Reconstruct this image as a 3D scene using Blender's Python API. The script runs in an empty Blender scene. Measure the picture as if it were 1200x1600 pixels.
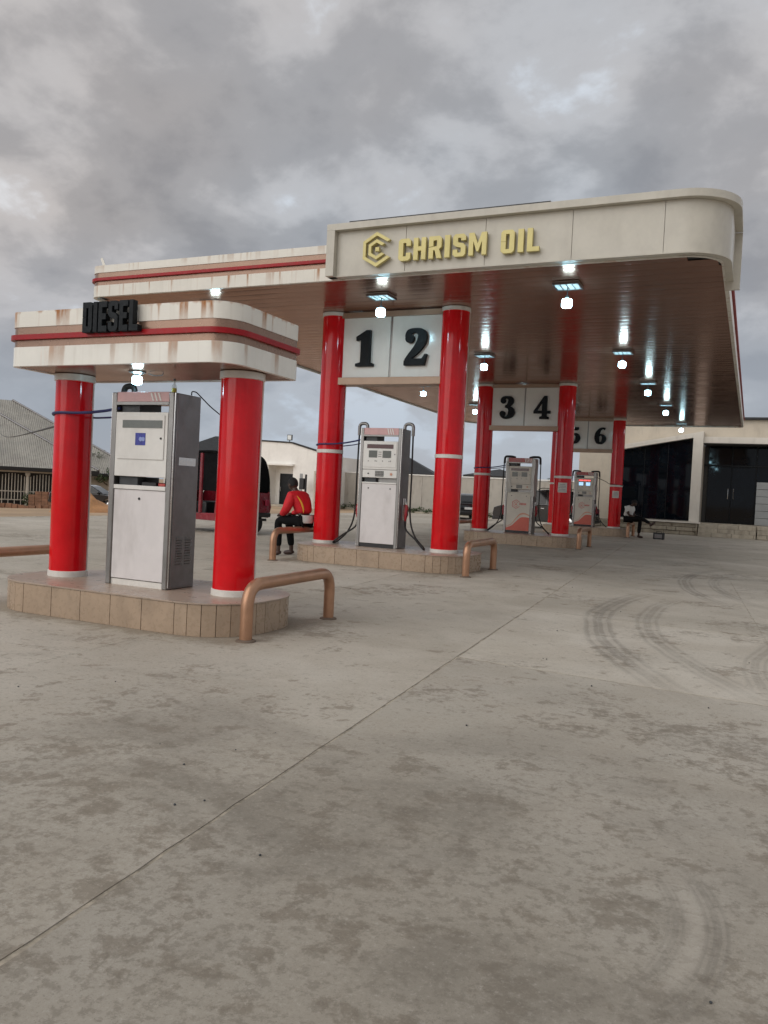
import bpy, math, random
from mathutils import Vector, Matrix
random.seed(7)
SC = bpy.context.scene
COL = SC.collection
R = math.radians

# ------------------------------------------------------------------ camera
YAW, PITCH, ROLL, FPX = R(24.405), R(-1.563), R(2.883), 1264.0
CAM_H = 1.377
fw = Vector((-math.sin(YAW)*math.cos(PITCH), math.cos(YAW)*math.cos(PITCH), math.sin(PITCH)))
rt = Vector((math.cos(YAW), math.sin(YAW), 0)); up = rt.cross(fw)
rt2 = rt*math.cos(ROLL) + up*math.sin(ROLL); up2 = up*math.cos(ROLL) - rt*math.sin(ROLL)
cd = bpy.data.cameras.new('camera'); cam = bpy.data.objects.new('camera', cd); COL.objects.link(cam)
cam.matrix_world = Matrix(((rt2.x, up2.x, -fw.x, 0), (rt2.y, up2.y, -fw.y, 0), (rt2.z, up2.z, -fw.z, CAM_H), (0, 0, 0, 1)))
cd.sensor_fit = 'HORIZONTAL'; cd.sensor_width = 36; cd.lens = FPX*36/1200
cd.clip_start = 0.05; cd.clip_end = 6000
SC.camera = cam

# ------------------------------------------------------------------ world: overcast dusk
SUN_EL, SUN_AZ = R(34), R(205)          # azimuth measured clockwise from +Y: behind the camera, a little left
w = bpy.data.worlds.new('World'); SC.world = w; w.use_nodes = True
nt = w.node_tree; nt.nodes.clear()
def wn(t, **k):
    n = nt.nodes.new(t)
    for a, b in k.items(): setattr(n, a, b)
    return n
L = nt.links.new
out = wn('ShaderNodeOutputWorld'); mixs = wn('ShaderNodeMixShader')
bg1 = wn('ShaderNodeBackground'); bg2 = wn('ShaderNodeBackground')
sky = wn('ShaderNodeTexSky'); sky.sky_type = 'NISHITA'; sky.sun_disc = False
sky.sun_elevation = SUN_EL; sky.sun_rotation = SUN_AZ
bg1.inputs[1].default_value = 0.08; L(sky.outputs[0], bg1.inputs[0])
tc = wn('ShaderNodeTexCoord'); sep = wn('ShaderNodeSeparateXYZ'); L(tc.outputs['Generated'], sep.inputs[0])
ab = wn('ShaderNodeMath', operation='ABSOLUTE'); L(sep.outputs[2], ab.inputs[0])
ad = wn('ShaderNodeMath', operation='ADD'); L(ab.outputs[0], ad.inputs[0]); ad.inputs[1].default_value = 0.50
dv = wn('ShaderNodeVectorMath', operation='SCALE'); iv = wn('ShaderNodeMath', operation='DIVIDE')
iv.inputs[0].default_value = 1.0; L(ad.outputs[0], iv.inputs[1])
L(tc.outputs['Generated'], dv.inputs[0]); L(iv.outputs[0], dv.inputs['Scale'])
def wnoise(scale, det, rough, dist=0.0, off=(0, 0, 0)):
    m = wn('ShaderNodeMapping'); m.inputs['Location'].default_value = off; L(dv.outputs[0], m.inputs[0])
    n = wn('ShaderNodeTexNoise'); n.inputs['Scale'].default_value = scale; n.inputs['Detail'].default_value = det
    n.inputs['Roughness'].default_value = rough; n.inputs['Distortion'].default_value = dist
    L(m.outputs[0], n.inputs['Vector']); return n
nA = wnoise(2.3, 9, 0.52, 0.25, (3.1, 1.7, 0.4)); nB = wnoise(6.5, 8, 0.55, 0.15, (0.2, 5.0, 2.0)); nW = wnoise(0.9, 4, 0.5, 0, (2, 9, 4))
mA = wn('ShaderNodeMath', operation='MULTIPLY_ADD'); L(nB.outputs['Fac'], mA.inputs[0]); mA.inputs[1].default_value = 0.42; 
sA = wn('ShaderNodeMath', operation='MULTIPLY'); L(nA.outputs['Fac'], sA.inputs[0]); sA.inputs[1].default_value = 0.58; L(sA.outputs[0], mA.inputs[2])
ramp = wn('ShaderNodeValToRGB'); L(mA.outputs[0], ramp.inputs[0])
cr = ramp.color_ramp; cr.interpolation = 'EASE'
cr.elements[0].position = 0.36; cr.elements[0].color = (0.255, 0.260, 0.272, 1)
cr.elements[1].position = 0.60; cr.elements[1].color = (0.61, 0.66, 0.71, 1)
e = cr.elements.new(0.45); e.color = (0.325, 0.33, 0.34, 1)
e = cr.elements.new(0.535); e.color = (0.455, 0.46, 0.468, 1)
warm = wn('ShaderNodeValToRGB'); L(nW.outputs['Fac'], warm.inputs[0])
warm.color_ramp.elements[0].position = 0.35; warm.color_ramp.elements[0].color = (0.95, 1.0, 1.06, 1)
warm.color_ramp.elements[1].position = 0.68; warm.color_ramp.elements[1].color = (1.11, 1.0, 0.925, 1)
mm = wn('ShaderNodeMix', data_type='RGBA', blend_type='MULTIPLY'); mm.inputs[0].default_value = 1
L(ramp.outputs[0], mm.inputs[6]); L(warm.outputs[0], mm.inputs[7])
# low bank of cloud: smoother and bluer towards the horizon
hz = wn('ShaderNodeMapRange', clamp=True); L(ab.outputs[0], hz.inputs[0])
hz.inputs[1].default_value = 0.0; hz.inputs[2].default_value = 0.28; hz.inputs[3].default_value = 0.72; hz.inputs[4].default_value = 0.0
hm = wn('ShaderNodeMix', data_type='RGBA'); L(hz.outputs[0], hm.inputs[0]); L(mm.outputs[2], hm.inputs[6]); hm.inputs[7].default_value = (0.33, 0.37, 0.44, 1)
L(hm.outputs[2], bg2.inputs[0]); bg2.inputs[1].default_value = 1.0
mixs.inputs[0].default_value = 0.94; L(bg1.outputs[0], mixs.inputs[1]); L(bg2.outputs[0], mixs.inputs[2]); L(mixs.outputs[0], out.inputs[0])

sd = bpy.data.lights.new('sun', 'SUN'); sd.energy = 1.35; sd.angle = R(70); sd.color = (1.0, 0.955, 0.895)
sun = bpy.data.objects.new('sun', sd); COL.objects.link(sun)
sdir = Vector((math.sin(SUN_AZ)*math.cos(SUN_EL), math.cos(SUN_AZ)*math.cos(SUN_EL), math.sin(SUN_EL)))
sun.rotation_euler = (-sdir).to_track_quat('-Z', 'Y').to_euler()
sun.location = (0, 0, 30)
vs = SC.view_settings; vs.view_transform = 'Standard'; vs.look = 'None'; vs.exposure = 0.21; vs.gamma = 1; vs.use_curve_mapping = False
SC.cycles.max_bounces = 6; SC.cycles.glossy_bounces = 4; SC.cycles.transparent_max_bounces = 8
SC.cycles.sample_clamp_indirect = 2.0; SC.cycles.use_adaptive_sampling = True; SC.cycles.adaptive_threshold = 0.025

# ------------------------------------------------------------------ materials
MATS = {}
class N:
    """small helper round a material node tree"""
    def __init__(s, name):
        s.m = bpy.data.materials.new(name); s.m.use_nodes = True; s.t = s.m.node_tree
        s.b = s.t.nodes['Principled BSDF']
    def node(s, t, **k):
        n = s.t.nodes.new(t)
        for a, b in k.items(): setattr(n, a, b)
        return n
    def l(s, a, b): s.t.links.new(a, b)
    def pos(s, scale=(1, 1, 1), obj=False, loc=(0, 0, 0)):
        src = s.node('ShaderNodeTexCoord').outputs['Object'] if obj else s.node('ShaderNodeNewGeometry').outputs['Position']
        m = s.node('ShaderNodeMapping'); m.inputs['Scale'].default_value = scale; m.inputs['Location'].default_value = loc
        s.l(src, m.inputs[0]); return m.outputs[0]
    def noise(s, vec, scale, det=6, rough=0.6, dist=0.0):
        n = s.node('ShaderNodeTexNoise'); n.inputs['Scale'].default_value = scale; n.inputs['Detail'].default_value = det
        n.inputs['Roughness'].default_value = rough; n.inputs['Distortion'].default_value = dist
        s.l(vec, n.inputs['Vector']); return n.outputs['Fac']
    def rng(s, v, a, b, c=0.0, d=1.0, smooth=True):
        n = s.node('ShaderNodeMapRange', clamp=True)
        if smooth: n.interpolation_type = 'SMOOTHSTEP'
        s.l(v, n.inputs[0])
        for i, q in enumerate((a, b, c, d)): n.inputs[i+1].default_value = q
        return n.outputs[0]
    def math(s, op, a, b=None, c=None):
        n = s.node('ShaderNodeMath', operation=op)
        for i, q in enumerate((a, b, c)):
            if q is None: continue
            if isinstance(q, (int, float)): n.inputs[i].default_value = q
            else: s.l(q, n.inputs[i])
        return n.outputs[0]
    def mix(s, f, a, b, mode='MIX'):
        n = s.node('ShaderNodeMix', data_type='RGBA', blend_type=mode)
        for i, q in ((0, f), (6, a), (7, b)):
            if isinstance(q, (int, float)): n.inputs[i].default_value = q
            elif isinstance(q, tuple): n.inputs[i].default_value = (*q, 1)
            else: s.l(q, n.inputs[i])
        return n.outputs[2]
    def bump(s, h, strength=0.3, dist=0.01):
        n = s.node('ShaderNodeBump'); n.inputs['Strength'].default_value = strength; n.inputs['Distance'].default_value = dist
        s.l(h, n.inputs['Height']); s.l(n.outputs[0], s.b.inputs['Normal'])
    def set(s, **k):
        for a, q in k.items():
            i = s.b.inputs[a.replace('_', ' ')]
            if isinstance(q, tuple): i.default_value = (*q, 1)
            elif isinstance(q, (int, float)): i.default_value = q
            else: s.l(q, i)
        return s

def plain(name, col, rough=0.5, metal=0.0, var=0.10, scale=6.0, grime=0.0, coat=0.0, bump=0.0, spec=0.5):
    """solid colour with slight tone variation, roughness variation and optional grime"""
    n = N(name); p = n.pos()
    a = n.noise(p, scale, 5, 0.6); b = n.noise(p, scale*5, 2, 0.5)
    f = n.math('ADD', n.math('MULTIPLY', a, 0.7), n.math('MULTIPLY', b, 0.3))
    dk = tuple(c*(1-var) for c in col); lt = tuple(min(1, c*(1+var)) for c in col)
    c = n.mix(n.rng(f, 0.35, 0.65), dk, lt)
    if grime > 0:
        g = n.rng(n.noise(n.pos((1.5, 1.5, 0.5)), 2.3, 4, 0.55), 0.50, 0.75, 0, grime)
        c = n.mix(g, c, (0.13, 0.10, 0.075))
    n.set(Base_Color=c, Roughness=n.rng(b, 0.3, 0.7, max(0.02, rough*0.85), min(1, rough*1.15)), Metallic=metal, Coat_Weight=coat, Specular_IOR_Level=spec)
    if bump: n.bump(b, bump, 0.004)
    MATS[name] = n.m; return n.m

def emit(name, col, strength):
    n = N(name); n.set(Base_Color=(0.8, 0.8, 0.8), Emission_Color=col, Emission_Strength=strength); MATS[name] = n.m; return n.m

def concrete():
    n = N('concrete'); p = n.pos()
    big = n.noise(p, 0.22, 4, 0.6, 0.3); mid = n.noise(p, 1.1, 7, 0.66, 0.1); fine = n.noise(p, 8.0, 7, 0.72); grain = n.noise(p, 45, 5, 0.8); sp = n.noise(p, 170, 2, 0.6)
    sz = n.node('ShaderNodeSeparateXYZ'); n.l(p, sz.inputs[0])
    base = n.mix(n.rng(big, 0.35, 0.65), (0.465, 0.425, 0.360), (0.56, 0.52, 0.455))
    base = n.mix(n.math('MULTIPLY', n.rng(mid, 0.40, 0.62), 0.30), base, (0.36, 0.31, 0.245))
    # the approach nearest the camera is more worn and damp; lens vignette darkening is painted in too
    wet_vignette = n.rng(n.math('ADD', sz.outputs[1], n.math('MULTIPLY', n.math('SUBTRACT', n.noise(p, 0.55, 5, 0.62), 0.5), 9.0)), 6.0, 2.0)
    # ragged flakes of brown scale, gathered in drifts
    gate = n.math('MAXIMUM', n.rng(n.noise(n.pos(loc=(5, 2, 0)), 0.65, 4, 0.6, 0.3), 0.50, 0.62), n.math('MULTIPLY', wet_vignette, 0.8))
    fl1 = n.noise(n.pos(loc=(4, 9, 0)), 4.2, 10, 0.72, 0.15); fl2 = n.noise(n.pos(loc=(1, 3, 0)), 16.0, 8, 0.74, 0.1)
    k1 = n.math('MULTIPLY', n.rng(n.math('ADD', fl1, n.math('MULTIPLY', gate, 0.085)), 0.58, 0.645), 0.56)
    k2 = n.math('MULTIPLY', n.rng(n.math('ADD', fl2, n.math('MULTIPLY', gate, 0.09)), 0.57, 0.65), 0.50)
    c = n.mix(k1, base, (0.20, 0.160, 0.115)); c = n.mix(k2, c, (0.215, 0.185, 0.145))
    # pale worn chips and lime bloom
    pale = n.rng(n.noise(n.pos(loc=(7, 1, 0)), 22.0, 8, 0.75), 0.56, 0.66); c = n.mix(n.math('MULTIPLY', pale, 0.34), c, (0.62, 0.565, 0.48))
    lime = n.rng(n.noise(n.pos((0.6, 1.6, 1), loc=(2, 2, 0)), 1.6, 6, 0.7, 0.4), 0.60, 0.70); c = n.mix(n.math('MULTIPLY', lime, 0.32), c, (0.60, 0.56, 0.50))
    # greyish damp film drawn out across the slabs, then painted vignette darkening near the camera
    soft = n.rng(n.noise(n.pos((0.9, 1.3, 1)), 0.7, 5, 0.6, 0.5), 0.45, 0.66)
    c = n.mix(n.math('MULTIPLY', soft, n.math('MULTIPLY_ADD', wet_vignette, 0.50, 0.16)), c, (0.215, 0.192, 0.158)); c = n.mix(n.math('MULTIPLY', wet_vignette, 0.30), c, (0.21, 0.185, 0.148))
    damp = n.math('MAXIMUM', k1, k2)
    # dirt washed up against the islands
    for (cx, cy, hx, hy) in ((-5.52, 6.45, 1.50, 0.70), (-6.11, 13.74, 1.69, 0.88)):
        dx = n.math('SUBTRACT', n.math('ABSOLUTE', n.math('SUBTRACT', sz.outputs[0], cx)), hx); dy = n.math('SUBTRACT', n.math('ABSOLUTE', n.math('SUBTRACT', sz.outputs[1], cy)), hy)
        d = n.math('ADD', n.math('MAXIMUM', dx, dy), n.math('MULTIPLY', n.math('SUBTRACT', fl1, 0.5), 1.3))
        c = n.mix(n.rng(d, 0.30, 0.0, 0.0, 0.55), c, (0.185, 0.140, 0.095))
    # grain
    c = n.mix(n.math('MULTIPLY', n.rng(grain, 0.52, 0.70), 0.42), c, (0.20, 0.172, 0.14)); c = n.mix(n.math('MULTIPLY', n.rng(grain, 0.48, 0.28), 0.36), c, (0.62, 0.58, 0.52))
    c = n.mix(n.math('MULTIPLY', n.rng(sp, 0.62, 0.70), 0.35), c, (0.13, 0.115, 0.10))
    # rubber tyre arcs swept over the slabs: circles with a limited reach
    sx = n.node('ShaderNodeSeparateXYZ'); n.l(n.node('ShaderNodeNewGeometry').outputs['Position'], sx.inputs[0])
    wob = n.math('MULTIPLY', n.math('SUBTRACT', n.noise(p, 0.9, 2, 0.5), 0.5), 0.10)
    tot = None
    for (cx, cy, rad, wd, ax, ay, reach, st) in ((6.97, 10.69, 8.60, 0.22, -1.35, 9.4, 3.9, 0.64), (6.97, 10.69, 8.05, 0.18, -0.80, 9.2, 3.6, 0.46),
                                            (8.0, 16.0, 9.05, 0.16, -0.95, 15.6, 4.0, 0.6), (8.0, 16.0, 8.55, 0.14, -0.5, 15.5, 4.0, 0.45),
                                            (-0.95, 2.75, 0.93, 0.055, 0.0, 2.75, 0.62, 0.45), (-0.95, 2.75, 0.80, 0.04, -0.12, 2.75, 0.5, 0.3),
                                            (5.8, 7.6, 5.7, 0.14, 0.12, 8.2, 2.0, 0.4)):
        dx = n.math('SUBTRACT', sx.outputs[0], cx); dy = n.math('SUBTRACT', sx.outputs[1], cy)
        r = n.math('SQRT', n.math('ADD', n.math('MULTIPLY', dx, dx), n.math('MULTIPLY', dy, dy)))
        d = n.math('ABSOLUTE', n.math('ADD', n.math('SUBTRACT', r, rad), wob))
        band = n.rng(d, wd, wd*0.45)
        # tread grooves
        groove = n.rng(n.math('SINE', n.math('MULTIPLY', d, 13.0/wd)), -0.7, 0.7, 0.35, 1.0)
        ex = n.math('SUBTRACT', sx.outputs[0], ax); ey = n.math('SUBTRACT', sx.outputs[1], ay)
        q = n.math('SQRT', n.math('ADD', n.math('MULTIPLY', ex, ex), n.math('MULTIPLY', ey, ey)))
        m = n.math('MULTIPLY', n.math('MULTIPLY', band, groove), n.math('MULTIPLY', n.rng(q, reach, reach*0.5), st))
        tot = m if tot is None else n.math('MAXIMUM', tot, m)
    tot = n.math('MULTIPLY', tot, n.rng(n.math('ADD', n.math('MULTIPLY', fine, 0.5), n.math('MULTIPLY', mid, 0.5)), 0.36, 0.56, 0.35, 1.0))
    c = n.mix(n.math('MULTIPLY', tot, 0.78), c, (0.15, 0.135, 0.115))
    dx = n.math('SUBTRACT', sx.outputs[0], -0.95); dy = n.math('SUBTRACT', sx.outputs[1], 2.75)
    rr = n.math('ABSOLUTE', n.math('SUBTRACT', n.math('SQRT', n.math('ADD', n.math('MULTIPLY', dx, dx), n.math('MULTIPLY', dy, dy))), 0.865))
    c = n.mix(n.math('MULTIPLY', n.math('MULTIPLY', n.rng(rr, 0.05, 0.0), n.math('MULTIPLY', n.rng(n.math('ABSOLUTE', dy), 0.5, 0.1), n.rng(dx, 0.2, 0.5))), 0.34), c, (0.58, 0.53, 0.46))
    oi = n.node('ShaderNodeObjectInfo')
    c = n.mix(1.0, c, oi.outputs['Color'], 'MULTIPLY')
    n.set(Base_Color=c, Roughness=n.rng(damp, 0, 0.5, 0.88, 0.70), Specular_IOR_Level=0.3)
    n.bump(n.math('ADD', n.math('MULTIPLY', fine, 0.6), n.math('MULTIPLY', grain, 0.4)), 0.35, 0.006)
    MATS['concrete'] = n.m
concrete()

def fascia_mat(name, col, rough, metal, rust, seed, z0, z1, EDGE=0.0):
    """painted metal cladding with rust runs that start at the upper edge and grey water streaks"""
    n = N(name); g = n.node('ShaderNodeNewGeometry'); s = n.node('ShaderNodeSeparateXYZ'); n.l(g.outputs['Position'], s.inputs[0])
    hor = n.pos((1, 1, 0.04), loc=(seed, 0, 0)); fl = n.noise(n.pos((1, 1, 0.35), loc=(seed, 3, 1)), 9, 6, 0.7)
    a = n.noise(n.pos(), 3.0, 5, 0.6); base = n.mix(n.rng(a, 0.35, 0.65), tuple(c*0.94 for c in col), col)
    st = n.rng(n.noise(hor, 14, 4, 0.6), 0.50, 0.74); base = n.mix(n.math('MULTIPLY', st, 0.16), base, (0.36, 0.31, 0.23))
    zf = n.math('DIVIDE', n.math('SUBTRACT', s.outputs[2], z0), (z1-z0))
    where = n.rng(n.noise(n.pos((1, 1, 0), loc=(seed*3, 1, 0)), 0.9, 2, 0.5), 0.38, 0.50)
    run = n.noise(hor, 7.0, 2, 0.6)
    reach = n.math('MULTIPLY', n.rng(run, 0.545, 0.62), where)
    m = n.math('MULTIPLY', reach, n.math('MULTIPLY', n.rng(zf, -0.1, 0.9, 0.35, 1.0), n.rng(fl, 0.3, 0.6, 0.45, 1.0)))
    drip = n.rng(n.math('ADD', zf, n.math('MULTIPLY', n.math('SUBTRACT', run, 0.5), 1.6)), 0.80, 1.05)
    m = n.math('MAXIMUM', m, n.math('MULTIPLY', n.math('MULTIPLY', drip, n.rng(fl, 0.35, 0.65, 0.2, 0.9)), n.math('MULTIPLY', where, EDGE)))
    c = n.mix(n.math('MULTIPLY', m, rust), base, n.mix(fl, (0.16, 0.045, 0.010), (0.56, 0.22, 0.045)))
    n.set(Base_Color=c, Roughness=n.rng(m, 0, 1, rough, 0.8), Metallic=metal); MATS[name] = n.m

plain('cream', (0.55, 0.53, 0.465), 0.34, 0, 0.05, 2.5, 0.10)
plain('cream_edge', (0.54, 0.52, 0.455), 0.38, 0, 0.06, 3, 0.15)
fascia_mat('white_clad_small_top', (0.82, 0.80, 0.73), 0.28, 0, 1.0, 1.3, 2.80, 2.96, 1.0)
fascia_mat('white_clad_small_low', (0.85, 0.84, 0.78), 0.26, 0, 0.6, 4.1, 2.42, 2.61)
fascia_mat('white_clad_top', (0.78, 0.76, 0.69), 0.32, 0, 0.25, 2.2, 5.10, 5.22)
fascia_mat('white_clad_low', (0.76, 0.74, 0.67), 0.32, 0, 0.95, 7.7, 4.65, 4.85)
plain('bronze_clad', (0.29, 0.185, 0.135), 0.26, 0.5, 0.06, 1.5, 0.12)
plain('red_stripe', (0.34, 0.006, 0.012), 0.36, 0, 0.12, 5, 0.12, 0.0, spec=0.3)
plain('roof_metal', (0.30, 0.30, 0.30), 0.55, 0.4, 0.15, 1.0, 0.3)
def soffit_mat():
    n = N('soffit_bronze'); oi = n.node('ShaderNodeObjectInfo'); p = n.pos()
    c = n.mix(oi.outputs['Random'], (0.31, 0.175, 0.130), (0.355, 0.205, 0.155))
    g = n.noise(n.pos((0.4, 3, 1)), 3, 6, 0.65)
    c = n.mix(n.math('MULTIPLY', n.rng(g, 0.5, 0.75), 0.3), c, (0.14, 0.11, 0.09))
    n.set(Base_Color=c, Metallic=0.66, Specular_Tint=(0.84, 0.66, 0.58), Roughness=n.rng(n.noise(p, 2.0, 5, 0.6), 0.3, 0.7, 0.16, 0.24)); n.m['x'] = 1; MATS['soffit'] = n.m
soffit_mat()
plain('column_red', (0.66, 0.007, 0.013), 0.11, 0, 0.09, 1.4, 0.07, 0.0, spec=0.36)
plain('column_trim', (0.72, 0.70, 0.66), 0.35, 0.0, 0.06, 8, 0.25)
plain('cap_metal', (0.55, 0.54, 0.52), 0.3, 0.7, 0.08, 8, 0.15)
plain('copper_paint', (0.47, 0.265, 0.165), 0.33, 0.6, 0.08, 3, 0.22)
plain('tile_beige', (0.40, 0.30, 0.215), 0.30, 0, 0.07, 5, 0.25)
plain('tile_top', (0.40, 0.315, 0.245), 0.32, 0, 0.08, 2, 0.30)
plain('grout', (0.16, 0.12, 0.09), 0.9)
plain('joint_fill', (0.36, 0.315, 0.25), 0.95, 0, 0.45, 6)
plain('steel', (0.26, 0.255, 0.25), 0.34, 0.85, 0.06, 2, 0.08)
plain('steel_dark', (0.20, 0.195, 0.20), 0.34, 0.85, 0.12, 3, 0.10)
plain('steel_bright', (0.62, 0.61, 0.60), 0.18, 1.0, 0.05)
plain('pump_white', (0.76, 0.75, 0.72), 0.33, 0, 0.04, 3, 0.14)
plain('pump_lower', (0.72, 0.69, 0.69), 0.36, 0, 0.04, 2, 0.22)
plain('pump_cream', (0.62, 0.575, 0.50), 0.38, 0, 0.05, 3, 0.16)
plain('header_pink', (0.62, 0.36, 0.36), 0.22, 0, 0.1, 2, 0.05)
plain('header_red', (0.40, 0.06, 0.06), 0.25, 0, 0.1, 2, 0.05)
plain('print_red', (0.55, 0.085, 0.075), 0.4, 0, 0.06)
plain('print_peach', (0.62, 0.30, 0.20), 0.4, 0, 0.06)
plain('print_orange', (0.60, 0.125, 0.085), 0.4, 0, 0.08, 1)
plain('print_grey', (0.30, 0.29, 0.28), 0.5)
plain('black_plastic', (0.016, 0.016, 0.018), 0.42, 0, 0.2)
plain('black_rubber', (0.014, 0.014, 0.014), 0.55, 0, 0.2)
plain('black_letter', (0.006, 0.009, 0.012), 0.5, 0, 0.2, 6, spec=0.2)
plain('dark_box', (0.045, 0.05, 0.055), 0.5, 0, 0.2)
plain('lcd', (0.085, 0.095, 0.085), 0.15, 0, 0.1)
plain('slot_green', (0.12, 0.135, 0.125), 0.15, 0, 0.1)
plain('led_off', (0.06, 0.008, 0.010), 0.12, 0, 0.1)
plain('sticker_blue', (0.03, 0.04, 0.30), 0.3, 0, 0.25, 20)
plain('sticker_disc', (0.25, 0.32, 0.62), 0.3, 0, 0.1)
plain('gold_letter', (0.60, 0.53, 0.22), 0.38, 0.15, 0.06, 4, 0.10)
plain('sign_white', (0.78, 0.79, 0.76), 0.16, 0, 0.03, 1.5, 0.06)
plain('beam_bronze', (0.37, 0.26, 0.19), 0.36, 0.35, 0.06, 3, 0.1)
plain('nozzle_red', (0.35, 0.02, 0.03), 0.35, 0, 0.1)
plain('cable_blue', (0.02, 0.03, 0.12), 0.45, 0, 0.2)
plain('paper', (0.66, 0.63, 0.60), 0.7, 0, 0.08, 20, 0.1)
plain('wall_beige', (0.56, 0.50, 0.41), 0.7, 0, 0.06, 1.2, 0.18, bump=0.1)
plain('wall_white', (0.90, 0.88, 0.835), 0.7, 0, 0.04, 1.0, 0.08, bump=0.1)
plain('frame_white', (0.70, 0.66, 0.59), 0.5, 0, 0.05, 1.0, 0.12)
plain('fence_wall', (0.42, 0.39, 0.345), 0.8, 0, 0.08, 0.8, 0.30, bump=0.2)
plain('glass_dark', (0.003, 0.005, 0.008), 0.04, 0, 0.3, 1, 0, 0, 0, 0.22)
plain('frame_dark', (0.008, 0.009, 0.011), 0.35, 0.0, 0.2, spec=0.25)
plain('soffit_dark', (0.05, 0.048, 0.046), 0.6, 0, 0.1)
plain('stone_weathered', (0.36, 0.32, 0.25), 0.85, 0, 0.18, 5, 0.55, bump=0.5)
plain('step_stone', (0.43, 0.385, 0.31), 0.8, 0, 0.14, 4, 0.40, bump=0.4)
plain('panel_grey', (0.30, 0.31, 0.31), 0.45, 0.3, 0.08, 2, 0.1)
plain('roof_black', (0.020, 0.021, 0.023), 0.6, 0, 0.2, 2)
plain('roof_zinc', (0.37, 0.355, 0.315), 0.55, 0.15, 0.14, 0.6, 0.35)
plain('fascia_black', (0.015, 0.014, 0.014), 0.6)
plain('bar_white', (0.60, 0.55, 0.46), 0.55, 0, 0.08, 2, 0.2)
plain('block_brown', (0.24, 0.125, 0.075), 0.9, 0, 0.22, 3, 0.2, bump=0.3)
plain('room_dark', (0.05, 0.045, 0.04), 0.8)
plain('dirt', (0.44, 0.31, 0.195), 0.95, 0, 0.20, 0.25, 0.30, bump=0.5)
plain('sand_orange', (0.46, 0.24, 0.11), 0.95, 0, 0.2, 2, 0, bump=0.5)
plain('car_black', (0.008, 0.008, 0.010), 0.12, 0, 0.2, 1, 0, 0.8)
plain('car_red', (0.22, 0.014, 0.026), 0.25, 0, 0.2, 1, 0.1, 0.4)
plain('canvas_black', (0.006, 0.006, 0.007), 0.9, 0, 0.2, 3, spec=0.12)
plain('car_glass', (0.02, 0.022, 0.025), 0.05)
plain('chrome', (0.6, 0.6, 0.6), 0.12, 1.0)
plain('tail_light', (0.40, 0.02, 0.06), 0.15, 0, 0.1, 5, 0, 0.6)
plain('plate_white', (0.62, 0.62, 0.62), 0.4)
plain('skin', (0.060, 0.030, 0.020), 0.5, 0, 0.12, 12)
plain('hair', (0.008, 0.007, 0.007), 0.8, 0, 0.2, 30)
plain('jacket_red', (0.62, 0.010, 0.020), 0.7, 0, 0.10, 12, bump=0.2)
plain('jacket_yellow', (0.65, 0.30, 0.02), 0.6, 0, 0.1)
plain('shirt_white', (0.66, 0.65, 0.62), 0.75, 0, 0.06, 10, bump=0.2)
plain('trouser_black', (0.008, 0.008, 0.009), 0.9, 0, 0.2, 10, spec=0.15)
plain('shoe_brown', (0.05, 0.025, 0.02), 0.5, 0, 0.2)
plain('leaf', (0.045, 0.075, 0.022), 0.6, 0, 0.35, 3)
plain('leaf_dry', (0.10, 0.10, 0.035), 0.7, 0, 0.3, 3)
plain('bark', (0.10, 0.07, 0.05), 0.9, 0, 0.25, 8, bump=0.4)
plain('bottle_label', (0.55, 0.55, 0.08), 0.4)
plain('tray_pane', (0.72, 0.76, 0.76), 0.12, 0, 0.05)
emit('bulb_on', (0.48, 0.85, 1.0), 30.0)
emit('led_red', (1.0, 0.04, 0.04), 1.6)
emit('lcd_blue', (0.30, 0.62, 1.0), 0.9)
def glass(name, col, alpha, rough=0.05):
    n = N(name); n.set(Base_Color=col, Roughness=rough, Alpha=alpha); MATS[name] = n.m
glass('clear_glass', (0.75, 0.80, 0.78), 0.35); glass('plastic_wrap', (0.75, 0.74, 0.70), 0.55, 0.25)

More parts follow.
